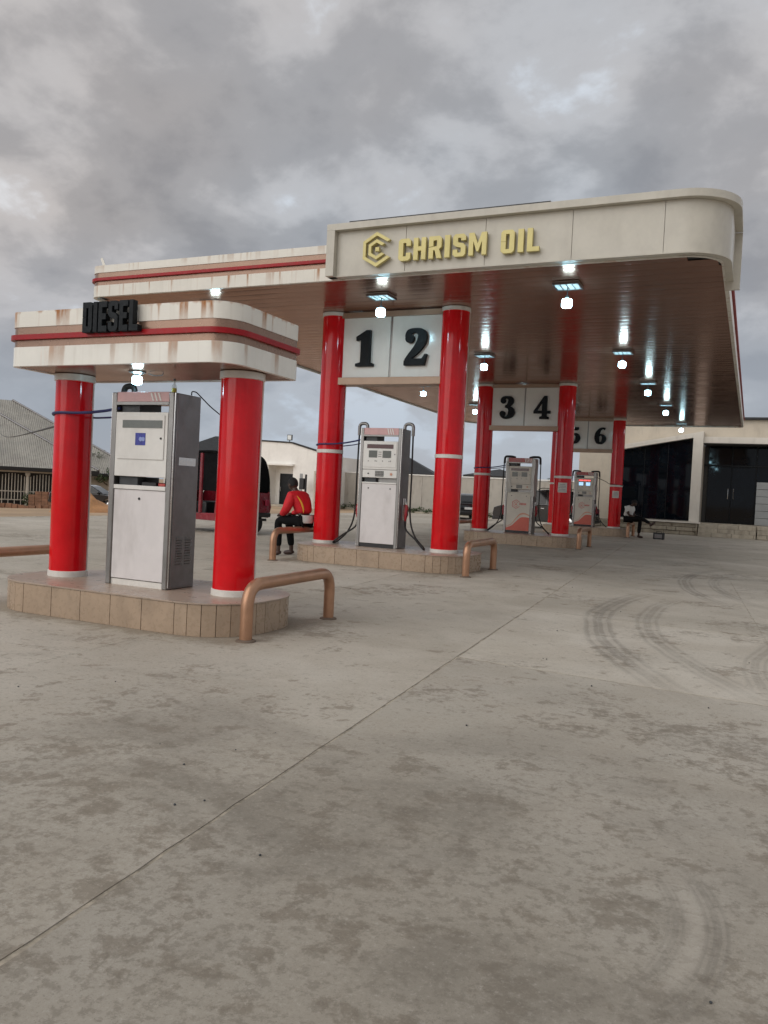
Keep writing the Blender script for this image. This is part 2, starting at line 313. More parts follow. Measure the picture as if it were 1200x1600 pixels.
# ------------------------------------------------------------------ mesh helpers
class MB:
    def __init__(s): s.v = []; s.f = []
    def quad(s, *p):
        b = len(s.v); s.v += [tuple(q) for q in p]; s.f.append(tuple(range(b, b+len(p)))); return s
    def box(s, x0, x1, y0, y1, z0, z1):
        b = len(s.v)
        s.v += [(x0,y0,z0),(x1,y0,z0),(x1,y1,z0),(x0,y1,z0),(x0,y0,z1),(x1,y0,z1),(x1,y1,z1),(x0,y1,z1)]
        s.f += [tuple(b+i for i in q) for q in ((0,3,2,1),(4,5,6,7),(0,1,5,4),(1,2,6,5),(2,3,7,6),(3,0,4,7))]; return s
    def prism(s, poly, a, b, axis='y'):
        """polygon in the plane normal to axis, extruded from a to b; 'y': (x,z), 'z': (x,y), 'x': (y,z)"""
        n = len(poly); o = len(s.v)
        area = sum(poly[i][0]*poly[(i+1) % n][1]-poly[(i+1) % n][0]*poly[i][1] for i in range(n))
        if area < 0: poly = poly[::-1]
        mk = {'y': lambda p, t: (p[0], t, p[1]), 'z': lambda p, t: (p[0], p[1], t), 'x': lambda p, t: (t, p[0], p[1])}[axis]
        s.v += [mk(p, a) for p in poly] + [mk(p, b) for p in poly]
        A = tuple(range(o, o+n)); B = tuple(range(o+n, o+2*n))
        flip = (axis == 'y')
        s.f.append(A if flip else A[::-1]); s.f.append(B[::-1] if flip else B)
        for i in range(n):
            j = (i+1) % n; q = (o+i, o+j, o+n+j, o+n+i); s.f.append(q[::-1] if flip else q)
        return s
    def lathe(s, prof, cx=0, cy=0, n=32, cap=True):
        o = len(s.v); m = len(prof)
        for (r, z) in prof:
            for k in range(n):
                a = 2*math.pi*k/n; s.v.append((cx+r*math.cos(a), cy+r*math.sin(a), z))
        for i in range(m-1):
            for k in range(n):
                k2 = (k+1) % n; s.f.append((o+i*n+k, o+i*n+k2, o+(i+1)*n+k2, o+(i+1)*n+k))
        if cap: s.f.append(tuple(o+k for k in range(n))[::-1]); s.f.append(tuple(o+(m-1)*n+k for k in range(n)))
        return s
    def tube(s, pts, r, n=10, cap=True):
        pts = [Vector(p) for p in pts]; o = len(s.v); rad = r if isinstance(r, (list, tuple)) else [r]*len(pts)
        prev = None
        for i, p in enumerate(pts):
            d = (pts[min(i+1, len(pts)-1)]-pts[max(i-1, 0)]).normalized()
            if prev is None:
                a = Vector((0, 0, 1)) if abs(d.z) < 0.9 else Vector((1, 0, 0)); u = d.cross(a).normalized()
            else: u = (prev - d*prev.dot(d)).normalized()
            prev = u; w_ = d.cross(u)
            for k in range(n):
                t = 2*math.pi*k/n; s.v.append(tuple(p + (u*math.cos(t)+w_*math.sin(t))*rad[i]))
        for i in range(len(pts)-1):
            for k in range(n):
                k2 = (k+1) % n; s.f.append((o+i*n+k, o+i*n+k2, o+(i+1)*n+k2, o+(i+1)*n+k))
        if cap: s.f.append(tuple(o+k for k in range(n))[::-1]); s.f.append(tuple(o+(len(pts)-1)*n+k for k in range(n)))
        return s
    def ball(s, c, r, n=16, m=10, sc=(1, 1, 1)):
        o = len(s.v)
        for i in range(m+1):
            th = math.pi*i/m
            for k in range(n):
                a = 2*math.pi*k/n; s.v.append((c[0]+r*sc[0]*math.sin(th)*math.cos(a), c[1]+r*sc[1]*math.sin(th)*math.sin(a), c[2]-r*sc[2]*math.cos(th)))
        for i in range(m):
            for k in range(n):
                k2 = (k+1) % n; s.f.append((o+i*n+k, o+i*n+k2, o+(i+1)*n+k2, o+(i+1)*n+k))
        return s
    def xf(s, fn): s.v = [tuple(fn(p)) for p in s.v]; return s
    def mesh(s, name):
        me = bpy.data.meshes.new(name); me.from_pydata(s.v, [], s.f); me.validate(); me.update(); return me
    def build(s, name, mat, parent=None, smooth=True, bevel=0.0, ang=35, loc=None, kind=None):
        me = s.mesh(name); me.materials.append(MATS[mat])
        if smooth: me.shade_smooth(); me.set_sharp_from_angle(angle=R(ang))
        o = bpy.data.objects.new(name, me); COL.objects.link(o)
        if parent: o.parent = parent
        if loc: o.location = loc
        if bevel:
            b = o.modifiers.new('bevel', 'BEVEL'); b.width = bevel; b.segments = 2; b.limit_method = 'ANGLE'; b.angle_limit = R(40)
        if kind: o['kind'] = kind
        return o
def tag(o, label, cat, group=None):
    o['label'] = label; o['category'] = cat
    if group: o['group'] = group
    return o
def thing(name, label, cat, loc=(0, 0, 0), rz=0, group=None):
    o = bpy.data.objects.new(name, None); COL.objects.link(o); o.location = loc; o.rotation_euler = (0, 0, rz); o.empty_display_size = 0.2
    return tag(o, label, cat, group)
def struct(o, label=None):
    o['kind'] = 'structure'
    if label: o['label'] = label
    return o
def kids(o): return [c for c in bpy.data.objects if c.parent == o]
def copy_tree(o, loc, label=None, rz=None):
    ch = {}
    for c in bpy.data.objects:
        if c.parent: ch.setdefault(c.parent.name, []).append(c)
    def rec(a, par):
        b = a.copy(); COL.objects.link(b); b.parent = par
        for c in ch.get(a.name, []): rec(c, b)
        return b
    n = rec(o, None); n.location = loc
    if label: n['label'] = label
    if rz is not None: n.rotation_euler = (0, 0, rz)
    return n
def rr_path(x0, x1, y0, y1, rad, off=0.0, n=10):
    """rounded rectangle, ccw from the front-left corner; rad = (front-left, front-right, back-right, back-left)"""
    x0 -= off; x1 += off; y0 -= off; y1 += off; P = []
    for (cx, cy, sx, sy, r, a0) in ((x0, y0, 1, 1, rad[0], 180), (x1, y0, -1, 1, rad[1], 270), (x1, y1, -1, -1, rad[2], 0), (x0, y1, 1, -1, rad[3], 90)):
        r = max(0.002, r+off) if r > 0.003 else 0.002
        for k in range(n+1):
            a = R(a0+90*k/n); P.append((cx+sx*r+r*math.cos(a), cy+sy*r+r*math.sin(a)))
    return P
def ring(m, po, pi, z0, z1):
    o = len(m.v); n = len(po)
    m.v += [(*p, z0) for p in po]+[(*p, z1) for p in po]+[(*p, z0) for p in pi]+[(*p, z1) for p in pi]
    for i in range(n):
        j = (i+1) % n
        m.f += [(o+i, o+j, o+n+j, o+n+i), (o+2*n+j, o+2*n+i, o+3*n+i, o+3*n+j), (o+n+i, o+n+j, o+3*n+j, o+3*n+i), (o+j, o+i, o+2*n+i, o+2*n+j)]
    return m
def arc_pts(pts, r, n=6):
    """polyline with its inner corners rounded"""
    pts = [Vector(p) for p in pts]; o = [pts[0]]
    for i in range(1, len(pts)-1):
        a = (pts[i-1]-pts[i]); b = (pts[i+1]-pts[i]); ra = min(r, a.length*0.49, b.length*0.49)
        p, q = pts[i]+a.normalized()*ra, pts[i]+b.normalized()*ra
        for k in range(n+1):
            t = k/n; o.append(p*(1-t)**2+pts[i]*2*t*(1-t)+q*t*t)
    o.append(pts[-1]); return o
def spline(pts, n=10):
    P = [Vector(p) for p in pts]; P = [P[0]*2-P[1]]+P+[P[-1]*2-P[-2]]; o = []
    for i in range(1, len(P)-2):
        for k in range(n):
            t = k/n; a, b, c, d = P[i-1:i+3]
            o.append(0.5*((2*b)+(c-a)*t+(2*a-5*b+4*c-d)*t*t+(3*b-a-3*c+d)*t**3))
    o.append(P[-2]); return o

# ------------------------------------------------------------------ the ground and the forecourt
def terrain(x, y):
    if x > -20 or y < -5: return -0.035
    k = y/max(1e-3, -x); wgt = 1-min(1, max(0, (k-1.08)/0.32)); wgt = wgt*wgt*(3-2*wgt)
    return -0.035-min(1.25, (-20-x)*0.0425)*wgt
m = MB(); xs = [-3000, -900, -300, -150, -110] + [-80+2.5*i for i in range(50)] + [60, 110, 300, 900, 3000]
ys = [-3000, -900, -200, -60, -20, -5] + [2.5*i for i in range(1, 37)] + [120, 200, 500, 1200, 3000]
for y in ys:
    for x in xs: m.v.append((x, y, terrain(x, y)))
nx = len(xs)
for j in range(len(ys)-1):
    for i in range(nx-1): m.f.append((j*nx+i, j*nx+i+1, (j+1)*nx+i+1, (j+1)*nx+i))
struct(m.build('ground', 'dirt'), 'sandy brown earth beyond the concrete yard')
fore = struct(bpy.data.objects.new('forecourt', None), 'stained concrete forecourt cast in slabs'); COL.objects.link(fore)
# joints run a little askew of the canopy; a slab is a quad between two long joints and two cross joints
def joint(i, y): return (-1.73 + (2.62 if i >= 0 else 2.62)*i) - 0.072*y + (0.0 if i != -1 else 0.0)
cross_r = [-5.0, 2.0-4.2, 1.2, 6.28, 9.6, 13.4, 17.4, 21.6, 25.8, 30.0, 34.2, 39.35]
g = 0.0010; gy = 0.005
base_poly = MB().box(-20.5, 12.0, -6, 50, -0.032, -0.003).build('joint_bed', 'joint_fill', fore, smooth=False)
for i in range(-7, 6):
    cs = cross_r if i >= 0 else [-5.0, 0.3+0.4*(i % 3), 8.3+0.9*(i % 2), 16.5, 24.6, 32.6, 40.5]
    cs = list(cs) + ([49.5] if i < -1 else [])
    for a, b in zip(cs[:-1], cs[1:]):
        def yy(c, x): return c-0.085*x if i >= 0 else c-0.05*(x+2)
        q = []
        for (ii, cc, sx, sy) in ((i, a, 1, 1), (i+1, a, -1, 1), (i+1, b, -1, -1), (i, b, 1, -1)):
            x = joint(ii, cc)+sx*g; q.append((x, yy(cc, x)+sy*(gy if i else 0.011)))
        if min(p[0] for p in q) < -20.2: 
            q = [(max(p[0], -20.2), p[1]) for p in q]
            if q[1][0] <= -20.1: continue
        zt = random.uniform(-0.0015, 0.0015)
        c = ((q[0][0]+q[2][0])/2, (q[0][1]+q[2][1])/2)
        if i in (-2, -1, 0, 1):                                     # long edges chipped a little, where the joint is near enough to see
            def ragged(a_, b_, sgn):
                k_ = max(2, int(abs(b_[1]-a_[1])/0.16)); o_ = []
                for u in range(1, k_):
                    f_ = u/k_; ch = random.choice((0, 0, 0.001, 0.002, 0.003, 0.006)); o_.append((a_[0]+(b_[0]-a_[0])*f_+sgn*ch, a_[1]+(b_[1]-a_[1])*f_))
                return o_
            q = [q[0], q[1]]+ragged(q[1], q[2], -1)+[q[2], q[3]]+ragged(q[3], q[0], 1)
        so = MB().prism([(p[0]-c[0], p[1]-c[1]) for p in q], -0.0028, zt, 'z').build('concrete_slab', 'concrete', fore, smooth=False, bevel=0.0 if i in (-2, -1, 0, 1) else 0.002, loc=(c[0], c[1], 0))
        tn = random.uniform(0.95, 1.05) if i else {1.2: 0.90, 6.28: 1.06, 9.6: 0.97}.get(a, random.uniform(0.95, 1.04)); so.color = (tn, tn, tn*0.995, 1)

# ------------------------------------------------------------------ pump islands
def island(label, x0, x1, y0, y1, h, rad, tile_w=0.40, cut_w=0.13):
    t = thing('pump_island', label, 'pump island', ((x0+x1)/2, (y0+y1)/2, 0), 0, 'tiled pump islands')
    hx, hy = (x1-x0)/2, (y1-y0)/2
    core = rr_path(-hx, hx, -hy, hy, (rad,)*4, -0.014, 12)
    MB().prism(core, 0, h-0.014, 'z').build('core', 'grout', t)
    path = rr_path(-hx, hx, -hy, hy, (rad,)*4, 0, 24)
    # walk the outline: long tiles on the straights, narrow cut tiles round the corners
    P = [Vector((*p, 0)) for p in path]; n = len(P)
    seg = []
    for k in range(4):
        a, b = P[k*25+24], P[((k+1) % 4)*25]; ln = (b-a).length; cnt = max(1, round(ln/tile_w))
        for i in range(cnt):
            p, q = a.lerp(b, i/cnt), a.lerp(b, (i+1)/cnt); seg.append((p, q))
        arc = [P[((k+1) % 4)*25+i] for i in range(25)]; al = rad*math.pi/2; cnt = max(3, round(al/cut_w))
        for i in range(cnt):
            f0, f1 = 24*i/cnt, 24*(i+1)/cnt
            e0, e1 = arc[int(f0)].lerp(arc[min(24, int(f0)+1)], f0 % 1), arc[min(24, int(f1))].lerp(arc[min(24, int(f1)+1)], f1 % 1)
            seg.append((e0, e1))
    for p, q in seg:
        d = (q-p).normalized(); nn = Vector((d.y, -d.x, 0)); off = nn*random.uniform(0, 0.002)
        a, b = p+d*0.003+off, q-d*0.003+off; ai, bi = a-nn*0.012, b-nn*0.012
        MB().prism([(a.x, a.y), (b.x, b.y), (bi.x, bi.y), (ai.x, ai.y)], 0.002, h-0.016, 'z').build('tile', 'tile_beige', t, smooth=False, bevel=0.0015)
    # top tiles clipped to the outline
    top = rr_path(-hx, hx, -hy, hy, (rad,)*4, 0.008, 12)
    def clip(poly, ax, lim, keep):
        o = []
        for i in range(len(poly)):
            a, b = poly[i], poly[(i+1) % len(poly)]; ia, ib = (a[ax]-lim)*keep >= 0, (b[ax]-lim)*keep >= 0
            if ia: o.append(a)
            if ia != ib:
                tt = (lim-a[ax])/(b[ax]-a[ax]); o.append((a[0]+(b[0]-a[0])*tt, a[1]+(b[1]-a[1])*tt))
        return o
    nxs = max(1, round(2*hx/0.6)); nys = max(1, round(2*hy/0.6))
    for i in range(nxs):
        for j in range(nys):
            xa, xb = -hx-0.01+(2*hx+0.02)*i/nxs, -hx-0.01+(2*hx+0.02)*(i+1)/nxs; ya, yb = -hy-0.01+(2*hy+0.02)*j/nys, -hy-0.01+(2*hy+0.02)*(j+1)/nys
            q = clip(clip(clip(clip(top, 0, xa+0.002, 1), 0, xb-0.002, -1), 1, ya+0.002, 1), 1, yb-0.002, -1)
            if len(q) > 2: MB().prism(q, h-0.013, h, 'z').build('top_tile', 'tile_top', t, smooth=False, bevel=0.0015)
    return t
ISL_H = 0.30
island('beige tiled island under the small diesel canopy', -7.02, -4.02, 5.75, 7.16, ISL_H, 0.58)
YA, YB, YC = 13.74, 23.42, 33.45
island('beige tiled island of the big canopy nearest the camera, white pump on it', -7.80, -4.42, 12.86, 14.62, ISL_H+0.007, 0.60)
island('beige tiled island in the middle of the big canopy', -7.80, -4.42, YB-0.88, YB+0.88, ISL_H+0.007, 0.60)
island('farthest beige tiled island under the big canopy, before the shop', -7.80, -4.42, YC-0.88, YC+0.88, ISL_H+0.007, 0.60)

# ------------------------------------------------------------------ guard rails
def rail(label, x, ya, yb, h, r=0.062, tilt=0.0):
    t = thing('guard_rail', label, 'guard rail', (x, ya, 0), 0, 'copper painted guard rails')
    pts = arc_pts([(0, 0, -0.02), (0, 0, h-r), (tilt, yb-ya, h-r), (tilt, yb-ya, -0.02)], 0.20, 8)
    MB().tube(pts, r, 20).build('pipe', 'copper_paint', t)
    for yy, xx in ((0, 0), (yb-ya, tilt)):
        MB().lathe([(r+0.035, 0.0), (r+0.03, 0.012), (r+0.001, 0.02)], xx, yy, 20).build('foot_collar', 'grout', t)
    return t
rail('copper pipe guard rail at the right end of the diesel island, nearest of all', -3.935, 5.90, 7.46, 0.545, 0.056, -0.03)
rail('copper pipe guard rail cut by the left edge of the photo', -7.38, 5.95, 7.45, 0.55, 0.056)
rail('copper pipe guard rail right of the big canopy nearest island', -4.25, 12.76, 14.48, 0.60, 0.062, -0.05)
rail('copper pipe guard rail on which the person in red sits', -7.83, 12.48, 14.30, 0.60)
rail('copper pipe guard rail right of the middle island', -4.30, 22.60, 24.20, 0.60)
rail('copper pipe guard rail left of the middle island, half hidden by a column', -7.95, 22.7, 24.3, 0.60)
rail('copper pipe guard rail on which the person in white sits', -4.34, 32.6, 34.2, 0.60)

# ------------------------------------------------------------------ columns
def column(label, x, y, z0, z1, r, band=None, notice=False, strips=(), group='red canopy columns', cap='column_trim'):
    t = thing('canopy_column', label, 'column', (x, y, z0), 0, group); h = z1-z0
    MB().lathe([(r+0.012, 0), (r+0.012, 0.055), (r+0.004, 0.06)], 0, 0, 40).build('base_ring', 'column_trim', t)
    if band:
        b = band-z0
        MB().lathe([(r, 0.05), (r, b-0.004)], 0, 0, 40).build('lower_shaft', 'column_red', t)
        MB().lathe([(r+0.003, b-0.035), (r+0.011, b-0.03), (r+0.011, b+0.03), (r+0.003, b+0.035)], 0, 0, 40).build('joint_band', 'column_trim', t)
        MB().lathe([(r, b+0.004), (r, h-0.03)], 0, 0, 40).build('upper_shaft', 'column_red', t)
    else: MB().lathe([(r, 0.05), (r, h-0.03)], 0, 0, 40).build('shaft', 'column_red', t)
    MB().lathe([(r+0.006, h-0.075), (r+0.016, h-0.07), (r+0.016, h-0.008), (r+0.01, h-0.004)], 0, 0, 40).build('cap_ring', cap, t)
    for a in strips:
        c, s_ = math.cos(R(a)), math.sin(R(a)); q = MB().box(r-0.004, r+0.007, -0.018, 0.018, 0.06, h-0.08)
        q.xf(lambda p: (p[0]*c-p[1]*s_, p[0]*s_+p[1]*c, p[2])).build('seam_strip', 'column_trim', t)
    if notice:
        n_ = 6; w_ = 0.13; q = MB(); zc = notice-z0
        a0 = math.atan2(-y, -x)
        for j in range(n_):
            aa, bb = a0+(j/n_-0.5)*2*w_/r, a0+((j+1)/n_-0.5)*2*w_/r
            rr = r+0.004
            q.quad((rr*math.cos(aa), rr*math.sin(aa), zc-0.14), (rr*math.cos(bb), rr*math.sin(bb), zc-0.14), (rr*math.cos(bb), rr*math.sin(bb), zc+0.14), (rr*math.cos(aa), rr*math.sin(aa), zc+0.14))
        nb = q.build('notice', 'paper', t); nb['label'] = 'white paper notice pasted on the column'
        for k in range(5):
            q = MB(); zz = zc+0.085-0.045*k; ww = w_*(0.55 if k == 0 else 0.85-0.1*(k % 2))
            for j in range(4):
                aa, bb = a0+(j/4-0.5)*2*ww/r, a0+((j+1)/4-0.5)*2*ww/r; rr = r+0.0065
                q.quad((rr*math.cos(aa), rr*math.sin(aa), zz-0.008), (rr*math.cos(bb), rr*math.sin(bb), zz-0.008), (rr*math.cos(bb), rr*math.sin(bb), zz+0.008), (rr*math.cos(aa), rr*math.sin(aa), zz+0.008))
            q.build('print_line', 'print_grey', nb)
    return t
DZ = 2.425
column('short glossy red column left of the diesel pump', -6.60, 6.46, ISL_H, DZ, 0.19, strips=(34,), group='columns of the diesel canopy')
column('short glossy red column right of the diesel pump, in the foreground', -4.49, 6.48, ISL_H, DZ, 0.20, strips=(24,), group='columns of the diesel canopy')
SOF = 4.69; IH = ISL_H+0.007
XL, XR = -7.44, -5.01; RC = 0.245
column('tall red column left of sign 1', XL, YA, IH, SOF, RC, 2.06, strips=(30,))
column('tall red column right of sign 2', XR, YA, IH, SOF, RC, 2.03, strips=(18,))
column('tall red column left of sign 3', XL, YB, IH, SOF, RC, 2.0)
column('tall red column right of sign 4 with a white paper notice', XR, YB, IH, SOF, RC, 2.0, notice=1.70)
column('far red column left of sign 5, mostly hidden behind another column', XL, YC, IH, SOF, RC, 2.0)
column('far red column right of sign 6 with a paper notice', XR, YC, IH, SOF, RC, 2.0, notice=1.66)

# ------------------------------------------------------------------ lettering
def stroke(m, pts, d0, d1, n=8):
    """variable width stroke: pts (x, z, half width) in the x-z plane, extruded y from d0 (front) to d1"""
    P = spline([(p[0], p[1], p[2]) for p in pts], n); Lf, Rt = [], []
    for i, p in enumerate(P):
        a, b = P[max(0, i-1)], P[min(len(P)-1, i+1)]; d = Vector((b.x-a.x, b.y-a.y)).normalized(); nn = Vector((-d.y, d.x))
        Lf.append((p.x+nn.x*p.z, p.y+nn.y*p.z)); Rt.append((p.x-nn.x*p.z, p.y-nn.y*p.z))
    for i in range(len(P)-1):
        m.v += [(q[0], y, q[1]) for y in (d0, d1) for q in (Lf[i], Rt[i], Rt[i+1], Lf[i+1])]; o = len(m.v)-8
        m.f += [(o, o+1, o+2, o+3), (o+7, o+6, o+5, o+4), (o, o+3, o+7, o+4), (o+1, o+5, o+6, o+2)]
        if i == 0: m.f.append((o, o+4, o+5, o+1))
        if i == len(P)-2: m.f.append((o+2, o+6, o+7, o+3))
def disc(m, x, z, r, d0, d1, n=20): m.prism([(x+r*math.cos(2*math.pi*k/n), z+r*math.sin(2*math.pi*k/n)) for k in range(n)], d0, d1, 'y')
def digit(ch):
    m = MB(); D = 0.10; e = 0.004
    if ch == '1': m.prism([(.12,0),(.66,0),(.66,.075),(.55,.11),(.55,1),(.43,1),(.12,.82),(.13,.71),(.27,.76),(.27,.11),(.12,.075)], -D, 0)
    if ch == '2':
        disc(m, .19, .73, .125, -D-e, 0)
        stroke(m, [(.10,.76,.05),(.17,.90,.07),(.36,.945,.06),(.53,.86,.12),(.55,.68,.13),(.42,.46,.11),(.24,.27,.08),(.11,.12,.06)], -D, 0)
        m.prism([(.05,0),(.64,0),(.71,.30),(.65,.30),(.57,.18),(.2,.18),(.05,.13)], -D-2*e, 0)
    if ch == '3':
        disc(m, .18, .78, .115, -D-e, 0); disc(m, .17, .22, .125, -D-e, 0)
        stroke(m, [(.10,.82,.05),(.2,.92,.06),(.36,.945,.055),(.51,.86,.12),(.52,.73,.125),(.42,.59,.075),(.28,.535,.04)], -D, 0)
        stroke(m, [(.28,.53,.04),(.45,.49,.075),(.565,.36,.14),(.55,.2,.14),(.41,.07,.075),(.24,.055,.055),(.10,.16,.05)], -D-2*e, 0)
    if ch == '4':
        m.prism([(.38,.13),(.28,.09),(.28,0),(.69,0),(.69,.09),(.59,.13),(.59,1),(.46,1),(.38,.86)], -D, 0)
        m.prism([(.02,.24),(.74,.24),(.74,.36),(.02,.36)], -D-e, 0)
        m.prism([(.02,.34),(.15,.34),(.50,.94),(.46,1.0)], -D-2*e, 0)
    if ch == '5':
        m.prism([(.13,.80),(.50,.80),(.60,.86),(.60,1.0),(.13,.98)], -D, 0); m.prism([(.13,.46),(.20,.46),(.20,.82),(.13,.82)], -D-e, 0)
        disc(m, .17, .20, .12, -D-e, 0)
        stroke(m, [(.15,.50,.035),(.32,.58,.06),(.51,.50,.12),(.56,.32,.145),(.48,.13,.11),(.33,.055,.06),(.12,.12,.05)], -D-2*e, 0)
    if ch == '6':
        stroke(m, [(.62,.90,.075),(.50,.945,.055),(.33,.88,.08),(.19,.64,.13),(.15,.36,.14),(.22,.12,.11),(.36,.045,.05)], -D, 0)
        stroke(m, [(.30,.05,.05),(.45,.08,.08),(.57,.28,.13),(.53,.46,.10),(.38,.56,.045),(.28,.50,.04)], -D-e, 0)
    return m
def sign_pair(label, y, a, b):
    """two square white panels between the columns with raised black numbers"""
    x0, x1 = XL+0.17, XR-0.17; t = thing('number_sign', label, 'sign', ((x0+x1)/2, y, 3.30), 0, 'pump number signs'); hw = (x1-x0)/2
    MB().box(-hw, hw, -0.16, 0.16, 0.02, 0.155).build('lower_beam', 'beam_bronze', t, bevel=0.004)
    MB().box(-hw, hw, -0.14, 0.14, 1.275, 1.372).build('upper_beam', 'beam_bronze', t, bevel=0.004)
    for s_, ch in ((-1, a), (1, b)):
        xa, xb = (-hw+0.03, -0.022) if s_ < 0 else (0.022, hw-0.03)
        p = MB().box(xa, xb, -0.085, 0.085, 0.156, 1.274).build('panel', 'sign_white', t, bevel=0.003)
        g_ = digit(ch); sc = 0.67; xc = (xa+xb)/2-0.37*sc
        g_.xf(lambda q: (q[0]*sc+xc, q[1]*0.75-0.088, q[2]*sc+0.36)).build('number', 'black_letter', p, ang=30)
    MB().box(-0.02, 0.02, -0.07, 0.07, 0.156, 1.274).build('divider', 'steel', t)
    return t
sign_pair('white sign panels with black numbers 1 and 2 between the near columns', YA, '1', '2')
sign_pair('white sign panels with black numbers 3 and 4 between the middle columns', YB, '3', '4')
sign_pair('white sign panels with black numbers 5 and 6 between the far columns', YC, '5', '6')

GL = {  # blocky sign letters, unit height
 'C': (.56, [[(.10,0),(.46,0),(.56,.10),(.56,.36),(.35,.36),(.35,.20),(.22,.20),(.22,.80),(.35,.80),(.35,.66),(.56,.66),(.56,.90),(.46,1),(.10,1),(0,.90),(0,.10)]]),
 'H': (.56, [[(0,0),(.21,0),(.21,.40),(.35,.40),(.35,0),(.56,0),(.56,1),(.35,1),(.35,.60),(.21,.60),(.21,1),(0,1)]]),
 'R': (.58, [[(0,0),(.21,0),(.21,.36),(.27,.36),(.36,0),(.59,0),(.47,.40),(.57,.50),(.57,.90),(.47,1),(0,1),(0,.52),(.21,.55),(.21,.80),(.36,.80),(.36,.55),(.21,.53),(0,.50)]]),
 'I': (.23, [[(0,0),(.23,0),(.23,1),(0,1)]]),
 'S': (.56, [[(.0,.10),(.10,0),(.46,0),(.56,.10),(.56,.46),(.46,.57),(.22,.64),(.22,.82),(.35,.82),(.35,.70),(.56,.70),(.56,.90),(.46,1),(.10,1),(0,.90),(0,.56),(.10,.46),(.35,.39),(.35,.18),(.21,.18),(.21,.32),(0,.32)]]),
 'M': (.76, [[(0,0),(.20,0),(.20,.60),(.34,.16),(.42,.16),(.56,.60),(.56,0),(.76,0),(.76,1),(.54,1),(.38,.52),(.22,1),(0,1)]]),
 'O': (.56, [[(.10,0),(.46,0),(.56,.10),(.56,.90),(.46,1),(.10,1),(0,.90),(0,.505),(.21,.505),(.21,.82),(.35,.82),(.35,.18),(.21,.18),(.21,.50),(0,.50),(0,.10)]]),
 'L': (.50, [[(0,0),(.50,0),(.50,.20),(.22,.20),(.22,1),(0,1)]]),
 'D': (.56, [[(0,0),(.46,0),(.56,.10),(.56,.90),(.46,1),(0,1),(0,.505),(.22,.505),(.22,.80),(.33,.80),(.33,.20),(.22,.20),(.22,.50),(0,.50)]]),
 'E': (.50, [[(0,0),(.50,0),(.50,.20),(.22,.20),(.22,.40),(.44,.40),(.44,.60),(.22,.60),(.22,.80),(.50,.80),(.50,1),(0,1)]])}
def tri_prism(poly, a, b):
    """extrude a concave x-z outline, its faces triangulated"""
    from mathutils.geometry import tessellate_polygon
    m = MB(); n = len(poly); m.v = [(p[0], a, p[1]) for p in poly]+[(p[0], b, p[1]) for p in poly]
    ar = sum(poly[i][0]*poly[(i+1) % n][1]-poly[(i+1) % n][0]*poly[i][1] for i in range(n))
    for t in tessellate_polygon([[Vector((p[0], p[1], 0)) for p in poly]]):
        A, B, C = (poly[i] for i in t); cr_ = (B[0]-A[0])*(C[1]-A[1])-(B[1]-A[1])*(C[0]-A[0])
        t = t if cr_ > 0 else t[::-1]
        m.f.append(tuple(t)); m.f.append(tuple(i+n for i in t[::-1]))
    for i in range(n):
        j = (i+1) % n; q = (i, n+i, n+j, j); m.f.append(q if ar > 0 else q[::-1])
    return m
def word(txt, x, y, z, height, xs_, gap, depth, mat, parent, name='letter'):
    for ch in txt:
        wd, polys = GL[ch]
        m = tri_prism([(p[0]*height*xs_, p[1]*height) for p in polys[0]], -depth, 0)
        m.build(name, mat, parent, smooth=False, bevel=0.003, loc=(x, y, z)); x += wd*height*xs_+gap
    return x
def hexc(Ro, Ri, cut, depth, open_gap):
    """hexagonal C, point up, open on the right"""
    pt = lambda r_, k: (r_*math.cos(R(30+60*k)), r_*math.sin(R(30+60*k)))
    o = [pt(Ro, k) for k in range(0, 6)]; i_ = [pt(Ri, k) for k in range(0, 6)]
    # outer from right-upper corner (k=0) over the top to right-lower (k=5)
    poly = o[0:6] + i_[0:6][::-1]
    return tri_prism(poly, -depth, 0)

# ------------------------------------------------------------------ the big canopy
cx0, cx1, cy0, cy1 = -11.38, -0.50, 11.36, 36.25; CR = (0.25, 0.55, 0.25, 1.4)
def skew(p): return (p[0]-0.036*(p[1]-cy0)*max(0, (cx1-p[0])/(cx1-cx0)), p[1], p[2])
can = thing('fuel_canopy', 'large flat filling station canopy with bronze underside and cream sign box', 'canopy')
FT, FB = 5.22, 4.655; H_ = FT-FB
for nm, mt, a, b, off in (('upper_band', 'white_clad_top', FT-0.235*H_, FT, 0), ('bronze_band', 'bronze_clad', FT-0.41*H_, FT-0.235*H_, -0.012), ('red_stripe', 'red_stripe', FT-0.50*H_, FT-0.41*H_, 0.035),
                          ('bronze_band', 'bronze_clad', FT-0.64*H_, FT-0.50*H_, -0.012), ('lower_band', 'white_clad_low', FB, FT-0.64*H_, 0)):
    ring(MB(), rr_path(cx0, cx1, cy0, cy1, CR, off, 14), rr_path(cx0, cx1, cy0, cy1, CR, -0.06, 14), a, b-0.001).xf(skew).build(nm, mt, can)
MB().prism(rr_path(cx0, cx1, cy0, cy1, CR, -0.062, 14), FT-0.12, FT-0.05, 'z').xf(skew).build('roof_deck', 'roof_metal', can)
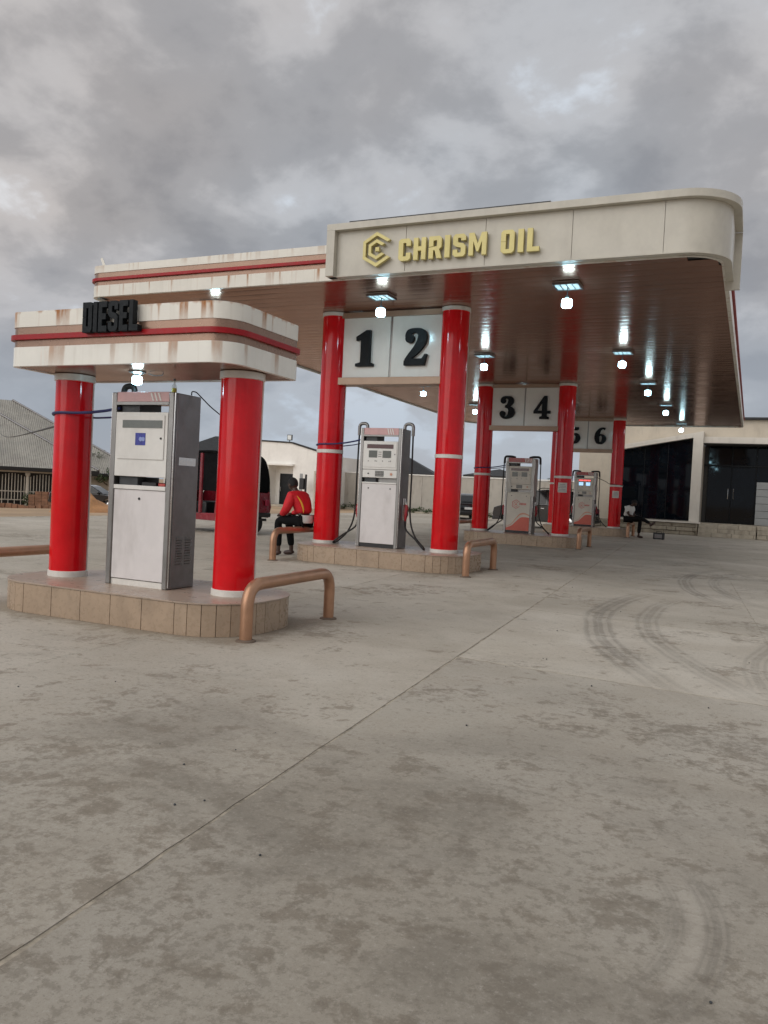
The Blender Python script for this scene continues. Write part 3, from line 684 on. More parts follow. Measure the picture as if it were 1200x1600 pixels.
# ceiling planks, each slightly bowed, running across the canopy
PW = 0.30; npl = int((cy1-cy0-0.13)/PW)
rr_ = rr_path(cx0, cx1, cy0, cy1, CR, -0.065, 30)
def xspan(y):
    xs_ = []
    for i in range(len(rr_)):
        a, b = rr_[i], rr_[(i+1) % len(rr_)]
        if (a[1]-y)*(b[1]-y) <= 0 and a[1] != b[1]: xs_.append(a[0]+(b[0]-a[0])*(y-a[1])/(b[1]-a[1]))
    return min(xs_), max(xs_)
for k in range(npl):
    ya = cy0+0.066+k*PW; yb = ya+PW-0.003; xa, xb = xspan(max(ya, cy0+0.07)); xa2, xb2 = xspan(min(yb, cy1-0.07)); xa, xb = max(xa, xa2), min(xb, xb2)
    m = MB(); ns = 8; tl = random.uniform(-0.0012, 0.0012); sag = random.uniform(0.0004, 0.0011); cols = 6
    for j in range(ns+1):
        t_ = j/ns; y = ya+(yb-ya)*t_; z = SOF+0.0005-sag*4*t_*(1-t_)+tl*(t_-0.5)+(0.0012 if j in (0, ns) else 0)
        for c_ in range(cols+1):
            m.v.append((xa+(xb-xa)*c_/cols, y, z+random.uniform(-0.00015, 0.00015)*(1 if 0 < j < ns else 0)))
    for j in range(ns):
        for c_ in range(cols):
            o = j*(cols+1)+c_; m.f.append((o, o+cols+1, o+cols+2, o+1))
    m.xf(skew).build('ceiling_plank', 'soffit', can, ang=60)
MB().box(cx0+0.07, cx1-0.07, cy0+0.07, cy1-0.8, SOF+0.012, SOF+0.02).xf(skew).build('ceiling_backing', 'frame_dark', can)
# sign box: cream panels with a raised frame, wrapped round the right-hand corner
SY = 11.16; SZ0, SZ1 = 4.64, 5.435; sx0, sx1 = -6.225, -0.44; SR = 0.62
def sbox(name, mat, off, z0, z1, th=0.03, xa=None, yend=12.75):
    """strip that follows the sign face and its corner"""
    xa = sx0 if xa is None else xa
    def pth(o_):
        P = [(xa, SY-o_)]
        for k in range(13):
            a = R(270+90*k/12); P.append((sx1-SR+(SR+o_)*math.cos(a), SY+SR+(SR+o_)*math.sin(a)))
        P.append((sx1+o_, yend)); return P
    A, B = pth(off), pth(off-th); m = MB(); n = len(A)
    m.v = [(*p, z0) for p in A]+[(*p, z1) for p in A]+[(*p, z0) for p in B]+[(*p, z1) for p in B]
    for i in range(n-1):
        j = i+1; m.f += [(i, j, n+j, n+i), (2*n+j, 2*n+i, 3*n+i, 3*n+j), (n+i, n+j, 3*n+j, 3*n+i), (j, i, 2*n+i, 2*n+j)]
    m.f += [(0, n, 3*n, 2*n), (n-1, 3*n-1, 4*n-1, 2*n-1)]
    return m.build(name, mat, can)
for xa, xb in ((sx0+0.14, -4.93), (-4.924, -3.69), (-3.684, -2.45), (-2.444, -1.25)):
    MB().box(xa, xb, SY, SY+0.03, SZ0+0.022, SZ1-0.10).build('sign_panel', 'cream', can, smooth=False, bevel=0.002)
sbox('sign_corner_panel', 'cream', 0.0, SZ0+0.022, SZ1-0.10, 0.03, -1.244)
sbox('sign_top_frame', 'cream_edge', 0.10, SZ1-0.098, SZ1, 0.16)
sbox('sign_bottom_frame', 'cream_edge', 0.012, SZ0, SZ0+0.020, 0.10)
MB().box(sx0, sx0+0.138, SY-0.10, SY+0.20, SZ0, SZ1-0.099).build('sign_side_frame', 'cream_edge', can, smooth=False, bevel=0.003)
MB().box(sx1-0.10, sx1+0.10, 12.752, 12.80, SZ0-0.12, SZ1-0.101).build('sign_return_end', 'cream_edge', can, smooth=False)
MB().box(-5.85, -2.75, SY-0.085, SY-0.045, SZ1+0.001, SZ1+0.022).build('sign_top_light_bar', 'black_plastic', can, smooth=False)
MB().box(sx0+0.14, sx1-SR, SY+0.032, SY+0.2, SZ0+0.021, SZ1-0.11).build('sign_back_frame', 'cream_edge', can, smooth=False)
m = tri_prism([(0, 0), (.10, -.02), (.13, .05), (.02, .26), (-.03, .25), (.04, .10), (-.02, .09)], -0.012, 0)
o = m.build('loose_flashing', 'white_clad_top', can, smooth=False, loc=(cx0+0.02, cy0+0.3, FT-0.02)); o['label'] = 'bent strip of white flashing sticking up at the canopy corner'
# brand name and emblem
sg = thing('brand_lettering', 'gold raised letters CHRISM OIL with hexagon emblem on the cream sign box', 'sign', (-5.35, SY, 4.79))
word('CHRISM', 0.345, -0.03, 0.0, 0.325, 1.08, 0.045, 0.055, 'gold_letter', sg)
word('OIL', 1.92, -0.03, -0.005, 0.325, 1.08, 0.05, 0.055, 'gold_letter', sg)
em = bpy.data.objects.new('emblem', None); COL.objects.link(em); em.parent = sg; em.location = (-0.02, -0.03, 0.205)
hexc(0.262, 0.205, 0, 0.055, 0).build('outer_hexagon', 'gold_letter', em, smooth=False, bevel=0.003)
hexc(0.155, 0.10, 0, 0.055, 0).build('inner_hexagon', 'gold_letter', em, smooth=False, bevel=0.003)
MB().box(-0.02, 0.045, -0.055, 0, -0.032, 0.032).build('centre_block', 'gold_letter', em, smooth=False, bevel=0.003)

# lamps under the ceiling: square tray with four panes and a bulb hanging below it
def lamp(label, x, y):
    t = thing('canopy_lamp', label, 'lamp', (x, y, SOF-0.30), 0, 'lit canopy lamps'); z = 0.295
    q = MB(); a = 0.20
    for (u0, u1, v0, v1) in ((-a, a, -a, -a+.02), (-a, a, a-.02, a), (-a, -a+.02, -a+.02, a-.02), (a-.02, a, -a+.02, a-.02), (-.098, -.088, -a+.02, a-.02), (-.005, .005, -a+.02, a-.02), (.088, .098, -a+.02, a-.02)):
        q.box(u0, u1, v0, v1, z-0.055, z-0.015)
    fr = q.build('tray_frame', 'steel_dark', t, smooth=False)
    MB().box(-a+.002, a-.002, -a+.002, a-.002, z-0.0148, z-0.008).build('tray_back', 'tray_pane', t, smooth=False)
    for u0, u1 in ((-.178, -.100), (-.086, -.007), (.007, .086), (.100, .178)):
        MB().box(u0, u1, -a+.022, a-.022, z-0.045, z-0.04).build('pane', 'tray_pane', t, smooth=False)
    MB().lathe([(0.030, 0.068), (0.030, 0.10), (0.010, 0.115), (0.008, z-0.056)], 0, 0, 12).build('socket', 'dark_box', t)
    MB().lathe([(0.040, -0.072), (0.070, -0.064), (0.080, -0.04), (0.080, 0.035), (0.066, 0.058), (0.03, 0.068)], 0, 0, 20).build('bulb', 'bulb_on', t)
    return t
rowname = ['front', 'second', 'third', 'fourth', 'back']
first = None
for i, y in enumerate((12.52, 18.35, 23.15, 28.25, 34.7)):
    for j, x in enumerate((-9.38, -5.93, -2.77)):
        if (j == 1 and i in (2, 4)): continue
        lb = 'lit canopy lamp in the %s row, %s of the ceiling' % (rowname[i], ('left side', 'middle', 'right side')[j])
        if first is None: first = lamp(lb, x, y)
        else: copy_tree(first, (x, y, SOF-0.30), lb)

# ------------------------------------------------------------------ the small diesel canopy
dc = thing('diesel_canopy', 'small low canopy over the diesel pump with rust streaked white and bronze bands', 'canopy')
dx0, dx1, dy0, dy1 = -6.83, -4.17, 5.80, 7.00; DR = (0.12, 0.27, 0.10, 0.10); T, B = 2.953, 2.418; H_ = T-B
for nm, mt, a, b, off in (('upper_band', 'white_clad_small_top', T-0.285*H_, T, 0), ('bronze_band', 'bronze_clad', T-0.43*H_, T-0.285*H_, -0.008), ('red_stripe', 'red_stripe', T-0.522*H_, T-0.43*H_, 0.028),
                          ('bronze_band', 'bronze_clad', T-0.648*H_, T-0.522*H_, -0.008), ('lower_band', 'white_clad_small_low', B, T-0.648*H_, 0)):
    ring(MB(), rr_path(dx0, dx1, dy0, dy1, DR, off, 14), rr_path(dx0, dx1, dy0, dy1, DR, -0.05, 14), a, b-0.001).build(nm, mt, dc)
MB().prism(rr_path(dx0, dx1, dy0, dy1, DR, -0.052, 14), T-0.1, T-0.06, 'z').build('roof_deck', 'roof_metal', dc)
MB().prism(rr_path(dx0, dx1, dy0, dy1, DR, -0.052, 14), DZ, DZ+0.02, 'z').build('ceiling_panel', 'soffit', dc)
dl = thing('diesel_lettering', 'thick black letters DIESEL standing on the front of the small canopy', 'sign', (-5.775, 5.79, 2.70))
word('DIESEL', 0.0, -0.02, 0.0, 0.28, 0.74, 0.014, 0.06, 'black_letter', dl)
for x in (0.1, 0.56): MB().box(x, x+0.02, -0.021, 0.0, 0.05, 0.07).build('bracket', 'steel_dark', dl, smooth=False)
t = thing('diesel_lamp', 'lit white bulb hanging under the small diesel canopy', 'lamp', (-5.60, 6.28, 2.35))
MB().lathe([(0.026, -0.055), (0.046, -0.048), (0.050, -0.01), (0.046, 0.02), (0.024, 0.03)], 0, 0, 20).build('bulb', 'bulb_on', t)
MB().lathe([(0.026, 0.029), (0.028, 0.045), (0.085, 0.062), (0.085, 0.074)], 0, 0, 20).build('ceiling_rose', 'steel', t)
MB().tube(spline([(0.05, 0.1, 0.066), (0.12, 0.12, 0.05), (0.2, 0.12, 0.052), (0.24, 0.1, 0.07)]), 0.004, 6).build('loose_wire', 'black_rubber', t)

# ------------------------------------------------------------------ fuel pumps
def pump(label, x, y, z, w_, d_, h, kind, rz=0):
    """origin at the middle of the front edge of the base, front towards -y"""
    t = thing('fuel_pump', label, 'fuel pump', (x, y, z), rz, 'fuel pumps'); hw = w_/2; fr = 0.06
    if kind == 'diesel': F = dict(base=.030, low=(.034, .498), ledge=(.50, .522), gap=(.522, .566), up=(.567, .898), top=(.952, 1.0))
    else: F = dict(base=.032, low=(.034, .535), ledge=(.536, .548), gap=(.548, .585), ctl=(.586, .652), up=(.655, .892), top=(.945, 1.0))
    white = {'diesel': 'pump_white', 'plain': 'pump_white', 'print': 'pump_cream'}[kind]
    Z = lambda f_: f_*h
    for s_ in (-1, 1):
        a, b = sorted((s_*hw, s_*(hw-fr)))
        MB().box(a, b, 0, d_, 0, h).build('post', 'steel', t, bevel=0.008)
    for s_ in (-1, 1):
        a, b = sorted((s_*(hw+0.001), s_*(hw+0.022)))
        MB().box(a, b, 0.035, d_-0.035, 0.02, h-0.006).build('side_panel', 'steel_dark', t, bevel=0.004)
        a, b = sorted((s_*(hw+0.001), s_*(hw+0.009)))
        MB().box(a, b, 0.010, 0.034, 0.02, h-0.006).build('edge_trim', 'steel_bright', t, smooth=False)
    MB().box(-hw+fr, hw-fr, 0.02, d_-0.02, 0, Z(F['base'])).build('plinth', 'column_trim' if kind == 'diesel' else 'black_plastic', t, smooth=False)
    lm = 'pump_lower' if kind != 'print' else 'pump_cream'
    ld = MB().box(-hw+fr+.002, hw-fr-.002, 0.012, d_-0.012, Z(F['low'][0]), Z(F['low'][1])).build('lower_door', lm, t, bevel=0.004)
    for sx in ((0,) if kind == 'diesel' else (-.26*w_, .28*w_)):
        MB().prism([(sx+.013*math.cos(k*math.pi/6), Z(F['low'][1])-.085+.013*math.sin(k*math.pi/6)) for k in range(12)], 0.006, 0.0118, 'y').build('lock', 'black_plastic', ld, smooth=False)
    MB().box(-hw+fr+.001, hw-fr-.001, 0.0, d_, Z(F['ledge'][0]), Z(F['ledge'][1])).build('ledge', white, t, bevel=0.004)
    g0, g1 = Z(F['gap'][0]), Z(F['gap'][1])
    MB().box(-hw+fr+.03, -hw+fr+.26, 0.05, d_-0.05, g0+.001, g1-.001).build('inner_box', 'dark_box', t, smooth=False)
    if kind == 'diesel':
        MB().box(-0.02, 0.16, 0.06, 0.2, g0+.001, g0+0.035).build('tray', 'black_plastic', t, bevel=0.004)
        MB().box(0.17, 0.25, 0.08, 0.2, g0+.001, g0+0.03).build('red_packet', 'print_red', t, bevel=0.003)
        MB().box(0.02, hw-fr-.001, d_-0.06, d_-0.03, g0+.001, g1-.001).build('back_plate', 'pump_white', t, smooth=False)
    else: MB().box(-hw+fr+.27, hw-fr-.001, 0.12, d_-0.12, g0+.001, g1-.001).build('back_plate', 'steel', t, smooth=False)
    if 'ctl' in F:
        c0, c1 = Z(F['ctl'][0]), Z(F['ctl'][1])
        ct = MB().box(-hw+fr+.002, hw-fr-.002, 0.006, d_-0.006, c0, c1).build('control_panel', white, t, bevel=0.004)
        kp = MB().box(-.085, .085, -0.002, 0.005, c0+.025, c1-.02).build('keypad', 'lcd', ct, smooth=False)
        for i in range(5):
            for j in range(3): MB().box(-.075+.031*i, -.051+.031*i, -0.006, -0.0025, c0+.034+.03*j, c0+.055+.03*j).build('key', 'print_grey', kp, smooth=False)
        disc(q := MB(), .22*w_+.06, (c0+c1)/2, .022, -0.008, 0.005); q.build('stop_button', 'print_peach', ct, smooth=False)
        MB().box(-.24, -.21, 0.0, 0.005, (c0+c1)/2-.012, (c0+c1)/2+.012).build('card_slot', 'black_plastic', ct, smooth=False)
    u0, u1 = Z(F['up'][0]), Z(F['up'][1]); uh = u1-u0
    ub = MB().box(-hw+fr+.002, hw-fr-.002, 0.0, d_, u0, u1).build('upper_cabinet', white, t, bevel=0.004)
    if kind == 'diesel':
        door = MB().box(-hw+fr+.035, hw-fr-.035, -0.010, -0.001, u0+uh*.27, u1-.03).build('upper_door', white, ub, bevel=0.003)
        MB().box(-hw+fr+.10, hw-fr-.06, -0.016, -0.0105, u1-.155, u1-.08).build('display_slot', 'slot_green', door, smooth=False)
        st = MB().box(-.06, .065, -0.013, -0.0105, u1-.325, u1-.205).build('sticker', 'sticker_blue', door, smooth=False); st['label'] = 'blue square sticker with two pale discs'
        for sx in (0.008, 0.040): disc(q := MB(), sx, u1-.265, .021, -0.0155 if sx < .02 else -0.0165, -0.0135); q.build('pale_disc', 'sticker_disc', st, smooth=False)
        disc(q := MB(), hw-fr-.07, u1-.255, .011, -0.016, -0.0105, 12); q.build('lock', 'black_plastic', door, smooth=False)
    else:
        door = MB().box(-hw+fr+.02, hw-fr-.02, -0.010, -0.001, u0+.04, u1-.02).build('display_door', white, ub, bevel=0.003)
        lit = (kind == 'print' and label.find('farthest') >= 0)
        led = MB().box(-hw+fr+.085, hw-fr-.085, -0.016, -0.0105, u1-.135, u1-.06).build('led_strip', 'led_off', door, smooth=False)
        if lit:
            led['label'] = 'lit red message strip'
            for i in range(9): MB().box(-.235+.053*i, -.235+.053*i+(.040 if i % 3 else .028), -0.0195, -0.0165, u1-.125, u1-.072).build('led_character', 'led_red', led, smooth=False)
        for sx in (-1, 1):
            a, b = sorted((sx*.055, sx*.225))
            MB().box(a, b, -0.015, -0.0105, u1-.305, u1-.175).build('display', 'lcd_blue' if lit else 'lcd', door, smooth=False)
        for i in range(3): MB().box(-.032, .032, -0.0125, -0.0105, u1-.21-.04*i, u1-.195-.04*i).build('print_line', 'print_grey', door, smooth=False)
        for i, sx in enumerate((-.24, -.10, -.07, .05, .18, .21)): MB().box(sx, sx+.018, -0.0125, -0.0105, u1-.38, u1-.36+.008*(i % 2)).build('mark', 'print_grey', door, smooth=False)
        disc(q := MB(), hw-fr-.05, u1-.24, .010, -0.016, -0.0105, 12); q.build('lock', 'black_plastic', door, smooth=False)
    t0, t1 = Z(F['top'][0]), Z(F['top'][1])
    hd = MB().box(-hw+fr+.001, hw-fr-.001, 0.004, d_-0.004, t0, t1+.004).build('header', 'header_red' if kind == 'print' else 'header_pink', t, bevel=0.003)
    for k in range(3 if kind != 'print' else 5):
        xx = hw-fr-.20+.045*k; MB().prism([(xx, t0+.008), (xx+.02, t0+.008), (xx-.01, t1-.006), (xx-.03, t1-.006)], 0.0, 0.0035, 'y').build('header_stripe', 'pump_white', hd, smooth=False)
    MB().box(-hw+fr+.03, -hw+fr+.25, 0.05, d_-0.05, u1+.001, t0-.001).build('junction_box', 'dark_box', t, smooth=False)
    MB().box(-hw+fr+.001, hw-fr-.001, 0.0, 0.03, t0-.03, t0-.001).build('header_rail', 'steel', t, smooth=False)
    # louvres and plate on the sides
    if kind == 'diesel':
        for sy in (.30, .70):
            for k in range(11): 
                yy = 0.035+(d_-0.07)*sy; zz = .24+.026*k
                MB().prism([(hw+.0225, zz), (hw+.034, zz+.003), (hw+.0225, zz+.012)], yy-.045, yy+.045, 'y').build('louvre', 'steel', t, smooth=False)
        MB().box(hw+.0225, hw+.026, 0.08, d_-0.08, h*.635, h*.675).build('rating_plate', 'steel_bright', t, smooth=False)
    # hose masts
    for s_ in ((-1,) if kind == 'diesel' else (-1, 1)):
        xo = s_*(hw+.045) if not (kind != 'diesel' and s_ > 0) else hw+.20
        yo = d_*.5
        if kind == 'diesel':
            pts = arc_pts([(xo+.0, yo, .5), (xo, yo, h+.09), (xo+.14, yo, h+.09), (xo+.14, yo, h-.04)], .075, 8)
            MB().tube(pts, .030, 12).build('hose_mast', 'black_rubber', t)
            continue
        if kind == 'plain':
            pts = arc_pts([(s_*(hw-.03), yo, h-.05), (s_*(hw-.03), yo, h+.10), (s_*(hw+.14), yo, h+.10), (s_*(hw+.14), yo, h-.12)], .08, 8)
            MB().tube(pts, .030, 12).build('hose_mast', 'steel', t)
        else:
            pts = arc_pts([(s_*(hw-.2), yo, h+.02), (s_*(hw-.1), yo, h+.05), (s_*(hw+.12), yo, h+.05), (s_*(hw+.13), yo, h-.16)], .07, 8)
            MB().tube(pts, .034, 12).build('hose_mast', 'black_rubber', t)
        xm = s_*(hw+.14); nzx = s_*(hw+.055)
        loop = spline([(xm, yo, h-.12), (xm+s_*.01, yo, h*.62), (xm+s_*.02, yo, h*.28), (xm+s_*.13, yo-.02, h*.12), (xm+s_*.34, yo-.05, .05), (xm+s_*.36, yo-.16, .045), (xm+s_*.18, yo-.10, h*.09), (nzx+s_*.06, yo-.04, h*.16), (nzx+s_*.02, yo-.03, h*.235)])
        MB().tube(loop, .016, 10).build('hose', 'black_rubber', t)
        bt = MB().box(min(s_*(hw+.0225), s_*(hw+.045)), max(s_*(hw+.0225), s_*(hw+.045)), yo-.07, yo+.03, h*.24, h*.425).build('nozzle_boot', 'steel_bright', t, bevel=0.005)
        nz = MB().tube([(nzx+s_*.02, yo-.03, h*.235), (nzx+s_*.03, yo-.03, h*.27), (nzx+s_*.035, yo-.02, h*.33), (nzx+s_*.02, yo, h*.37)], [.018, .032, .036, .026], 12)
        nz = nz.build('nozzle', 'nozzle_red', t)
        MB().tube([(nzx+s_*.02, yo, h*.37), (nzx+s_*.0, yo+.01, h*.40), (nzx-s_*.004, yo+.01, h*.425)], .012, 10).build('spout', 'steel_bright', nz)
        MB().tube(spline([(nzx+s_*.03, yo-.035, h*.26), (nzx+s_*.085, yo-.06, h*.29), (nzx+s_*.04, yo-.03, h*.345)], 6), .007, 8).build('trigger_guard', 'black_plastic', nz)
    if kind == 'print':
        # printed front: hexagon mark, name line and two-tone wave
        z0, z1 = Z(F['low'][0])+.004, Z(F['low'][1]); x0, x1 = -hw+fr+.006, hw-fr-.006; ww = x1-x0; hh = z1-z0
        def wave(pts, y, mat, nm):
            P = spline([(p[0], p[1], 0) for p in pts], 8); poly = [(x0+p.x*ww, z0+p.y*hh) for p in P]
            return poly
        up_ = wave([(0, .06), (.25, .13), (.45, .25), (.62, .345), (.8, .365), (1, .355)], 0, '', '')
        tri_prism(up_+[(x1, z0), (x0, z0)], 0.0095, 0.0115).build('printed_wave', 'print_orange', ld, smooth=False)
        lo_ = wave([(0, .085), (.22, .15), (.42, .30), (.60, .41), (.80, .435), (1, .40)], 0, '', '')
        hi_ = wave([(0, .10), (.22, .17), (.42, .335), (.60, .455), (.80, .475), (1, .425)], 0, '', '')
        tri_prism(hi_+lo_[::-1], 0.0085, 0.0115).build('printed_wave', 'print_peach', ld, smooth=False)
        ex, ez = x0+.40*ww, z0+.70*hh
        hexc(.135, .118, 0, .002, 0).build('printed_hexagon', 'print_red', ld, smooth=False, loc=(ex, 0.0115, ez))
        hexc(.080, .066, 0, .002, 0).build('printed_hexagon', 'print_red', ld, smooth=False, loc=(ex, 0.0115, ez))
        disc(q := MB(), ex, ez, .024, .0095, .0115, 12); q.build('printed_dot', 'print_red', ld, smooth=False)
        word('CHRISM', ex+.10, .0115, ez-.02, .062, .85, .006, .002, 'print_red', ld, 'printed_letter')
        # protective film still hanging over the cabinet
        q = MB(); 
        for k in range(9):
            tt = k/8; xx = -hw-.03+.05*math.sin(tt*3)*tt; zz = h*.96-(h*.42)*tt; wd = .10+.10*tt
            q.v += [(xx, -.02-.015*math.sin(k*1.7), zz), (xx+wd*.5, -.035-.02*math.cos(k*1.3), zz), (xx+wd, -.022-.012*math.sin(k*2.1), zz)]
        for k in range(8): o_ = 3*k; q.f += [(o_, o_+3, o_+4, o_+1), (o_+1, o_+4, o_+5, o_+2)]
        q.build('plastic_film', 'plastic_wrap', t)
        q = MB()
        for k in range(9):
            tt = k/8; zz = h*1.0-(h*.5)*tt
            q.v += [(hw-.06, -.012-.012*math.sin(k*1.9), zz), (hw+.035+.02*math.sin(k), -.02, zz), (hw+.06+.03*tt*math.sin(k*1.5), d_*.6, zz)]
        for k in range(8): o_ = 3*k; q.f += [(o_, o_+3, o_+4, o_+1), (o_+1, o_+4, o_+5, o_+2)]
        q.build('plastic_film', 'plastic_wrap', t)
    return t
pump('tall grey steel diesel pump with white doors and a blue sticker', -5.495, 6.25, ISL_H, 0.77, 0.42, 1.915, 'diesel')
pump('white pump with blank lower door under signs 1 and 2', -6.27, 13.52, IH, 0.82, 0.42, 2.20, 'plain')
pump('cream pump with red wave print and hexagon mark under signs 3 and 4', -6.23, YB-0.21, IH, 0.82, 0.44, 2.20, 'print')
pump('farthest cream pump with lit red and blue displays under signs 5 and 6', -6.22, YC-0.21, IH, 0.82, 0.44, 2.20, 'print')

# things on and around the pumps
bt = thing('bottle', 'small glass bottle with yellow label standing on the diesel pump', 'bottle', (-5.235, 6.40, ISL_H+1.92))
MB().lathe([(.020, 0), (.024, .004), (.024, .075), (.010, .10), (.009, .125)], 0, 0, 16).build('glass_body', 'clear_glass', bt)
MB().lathe([(.0245, .012), (.0248, .014), (.0248, .05), (.0245, .052)], 0, 0, 16, False).build('label_band', 'bottle_label', bt)
MB().lathe([(.011, .126), (.011, .145)], 0, 0, 12).build('cap', 'black_plastic', bt)
tag(MB().tube(arc_pts([(-5.10, 6.5, ISL_H+1.915), (-5.10, 6.5, ISL_H+1.955), (-5.06, 6.52, ISL_H+1.95), (-4.95, 6.6, ISL_H+1.82), (-4.685, 6.56, ISL_H+1.66)], .04), .006, 8).build('wire', 'black_rubber'), 'thin black wire from the diesel pump top to the right red column', 'wire')
def strap(label, cx, cy, r, z, ends, drop=0.0, mat='cable_blue'):
    """cable looped round a column and pulled to a pump"""
    pts = []
    for k in range(17):
        a = R(100+k*11.5); pts.append((cx+(r+.014)*math.cos(a), cy+(r+.014)*math.sin(a), z-.012*math.sin(k*.3)))
    e = Vector(ends); p0 = Vector(pts[-1])
    tail = [tuple(p0.lerp(e, t_)+Vector((0, 0, -drop*4*t_*(1-t_)))) for t_ in (.25, .5, .75, 1)]
    q = MB().tube(pts+tail, .015, 8)
    back = [tuple(Vector(pts[0]).lerp(e+Vector((.0, .10, -.06)), t_)+Vector((0, 0, -drop*3*t_*(1-t_)))) for t_ in (0, .3, .6, 1)]
    q.tube(back, .010, 8)
    return tag(q.build('cable', mat), label, 'cable', 'cables tied between columns and pumps')
strap('blue cable looped round the left diesel column and tied to the diesel pump', -6.60, 6.46, .19, 2.0, (-5.80, 6.28, 2.06), .02)
strap('blue cable looped round a tall column and tied to the white pump', XL, YA, RC, 2.18, (-6.62, 13.60, IH+2.20*.915), .03)
strap('blue cable tied from a column to the middle pump with wave print', XL, YB, RC, 2.18, (-6.58, YB-.13, IH+2.20*.915), .03)
tag(MB().tube(spline([(-5.75, YC-.1, IH+2.0), (-5.4, YC-.15, 2.16), (XR-.25, YC-.22, 2.08), (XR, YC-RC-.015, 2.05), (XR+.25, YC-.1, 2.03), (XR+.26, YC+.1, 2.02)]), .012, 8).build('cable', 'black_rubber'), 'black cable from the farthest pump to the column right of sign 6', 'cable', 'cables tied between columns and pumps')

# ------------------------------------------------------------------ people
def skin_mesh(verts, edges, radii, sub=2):
    me = bpy.data.meshes.new('tmp'); me.from_pydata(verts, edges, []); o = bpy.data.objects.new('tmp', me); COL.objects.link(o)
    o.modifiers.new('s', 'SKIN'); sv = me.skin_vertices[0].data
    for i, r_ in enumerate(radii): sv[i].radius = r_ if isinstance(r_, tuple) else (r_, r_); sv[i].use_root = (i == 0)
    s_ = o.modifiers.new('u', 'SUBSURF'); s_.levels = sub; s_.render_levels = sub
    dg = bpy.context.evaluated_depsgraph_get(); dg.update()
    res = bpy.data.meshes.new_from_object(o.evaluated_get(dg)); v = [tuple(p.co) for p in res.vertices]; f = [tuple(p.vertices) for p in res.polygons]
    bpy.data.objects.remove(o); bpy.data.meshes.remove(me); bpy.data.meshes.remove(res); return v, f
def add(m, vf): o = len(m.v); m.v += vf[0]; m.f += [tuple(i+o for i in f) for f in vf[1]]; return m
def head(m, c, yaw, nod):
    """skull, jaw, nose, ears, eye sockets and lips as one lump of the body mesh; face towards +x before turning"""
    h = MB(); h.ball((0, 0, 0.02), .098, 24, 18, (1.0, .80, 1.18))
    def shape(p):
        x, y, z = p
        if z < -.02: k = (z+.02)/.1; y *= 1+.35*k; x = x*(1+.15*k)+.02*(-k)
        if x > .05 and abs(z-.015) < .022 and .018 < abs(y) < .052: x -= .011
        if x > .06 and abs(z+.058) < .008 and abs(y) < .03: x += .006
        return (x, y, z)
    h.xf(shape)
    h.tube([(.088, 0, .02), (.108, 0, -.015), (.104, 0, -.032)], [.010, .016, .011], 10)
    for s_ in (-1, 1): h.ball((-.005, s_*.083, 0), .030, 10, 8, (.65, .32, 1.1)); h.ball((.080, s_*.034, .018), .013, 8, 6)
    cy_, sy_ = math.cos(yaw), math.sin(yaw); cn, sn = math.cos(nod), math.sin(nod)
    def pl(p):
        x, y, z = p; x, z = x*cn+z*sn, -x*sn+z*cn; return (c[0]+x*cy_-y*sy_, c[1]+x*sy_+y*cy_, c[2]+z)
    h.xf(pl); o = len(m.v); m.v += h.v; m.f += [tuple(i+o for i in f) for f in h.f]; return pl
def hand(m, p, d, side, curl=.5):
    """palm, four bent fingers of unequal length and a thumb, pointing along d"""
    d = Vector(d).normalized(); n_ = Vector((0, 0, 1)); u = d.cross(n_).normalized()*side; n_ = u.cross(d).normalized(); n_ = n_ if n_.z > 0 else -n_
    p = Vector(p); m.tube([p-d*.02, p+d*.03, p+d*.075], [.026, .036, .034], 10)
    for k, ln in enumerate((.070, .080, .074, .058)):
        b = p+d*.07+u*(.030-.020*k); q = b+d*ln*.5-n_*ln*.12*curl; r_ = q+d*ln*.35-n_*ln*.55*curl; m.tube([b-d*.01, b+d*.01, q, r_], [.009, .0095, .009, .007], 8)
    b = p+d*.015+u*.03; m.tube([b-u*.012, b+u*.022+d*.022, b+u*.022+d*.052-n_*.014], [.012, .011, .008], 8)
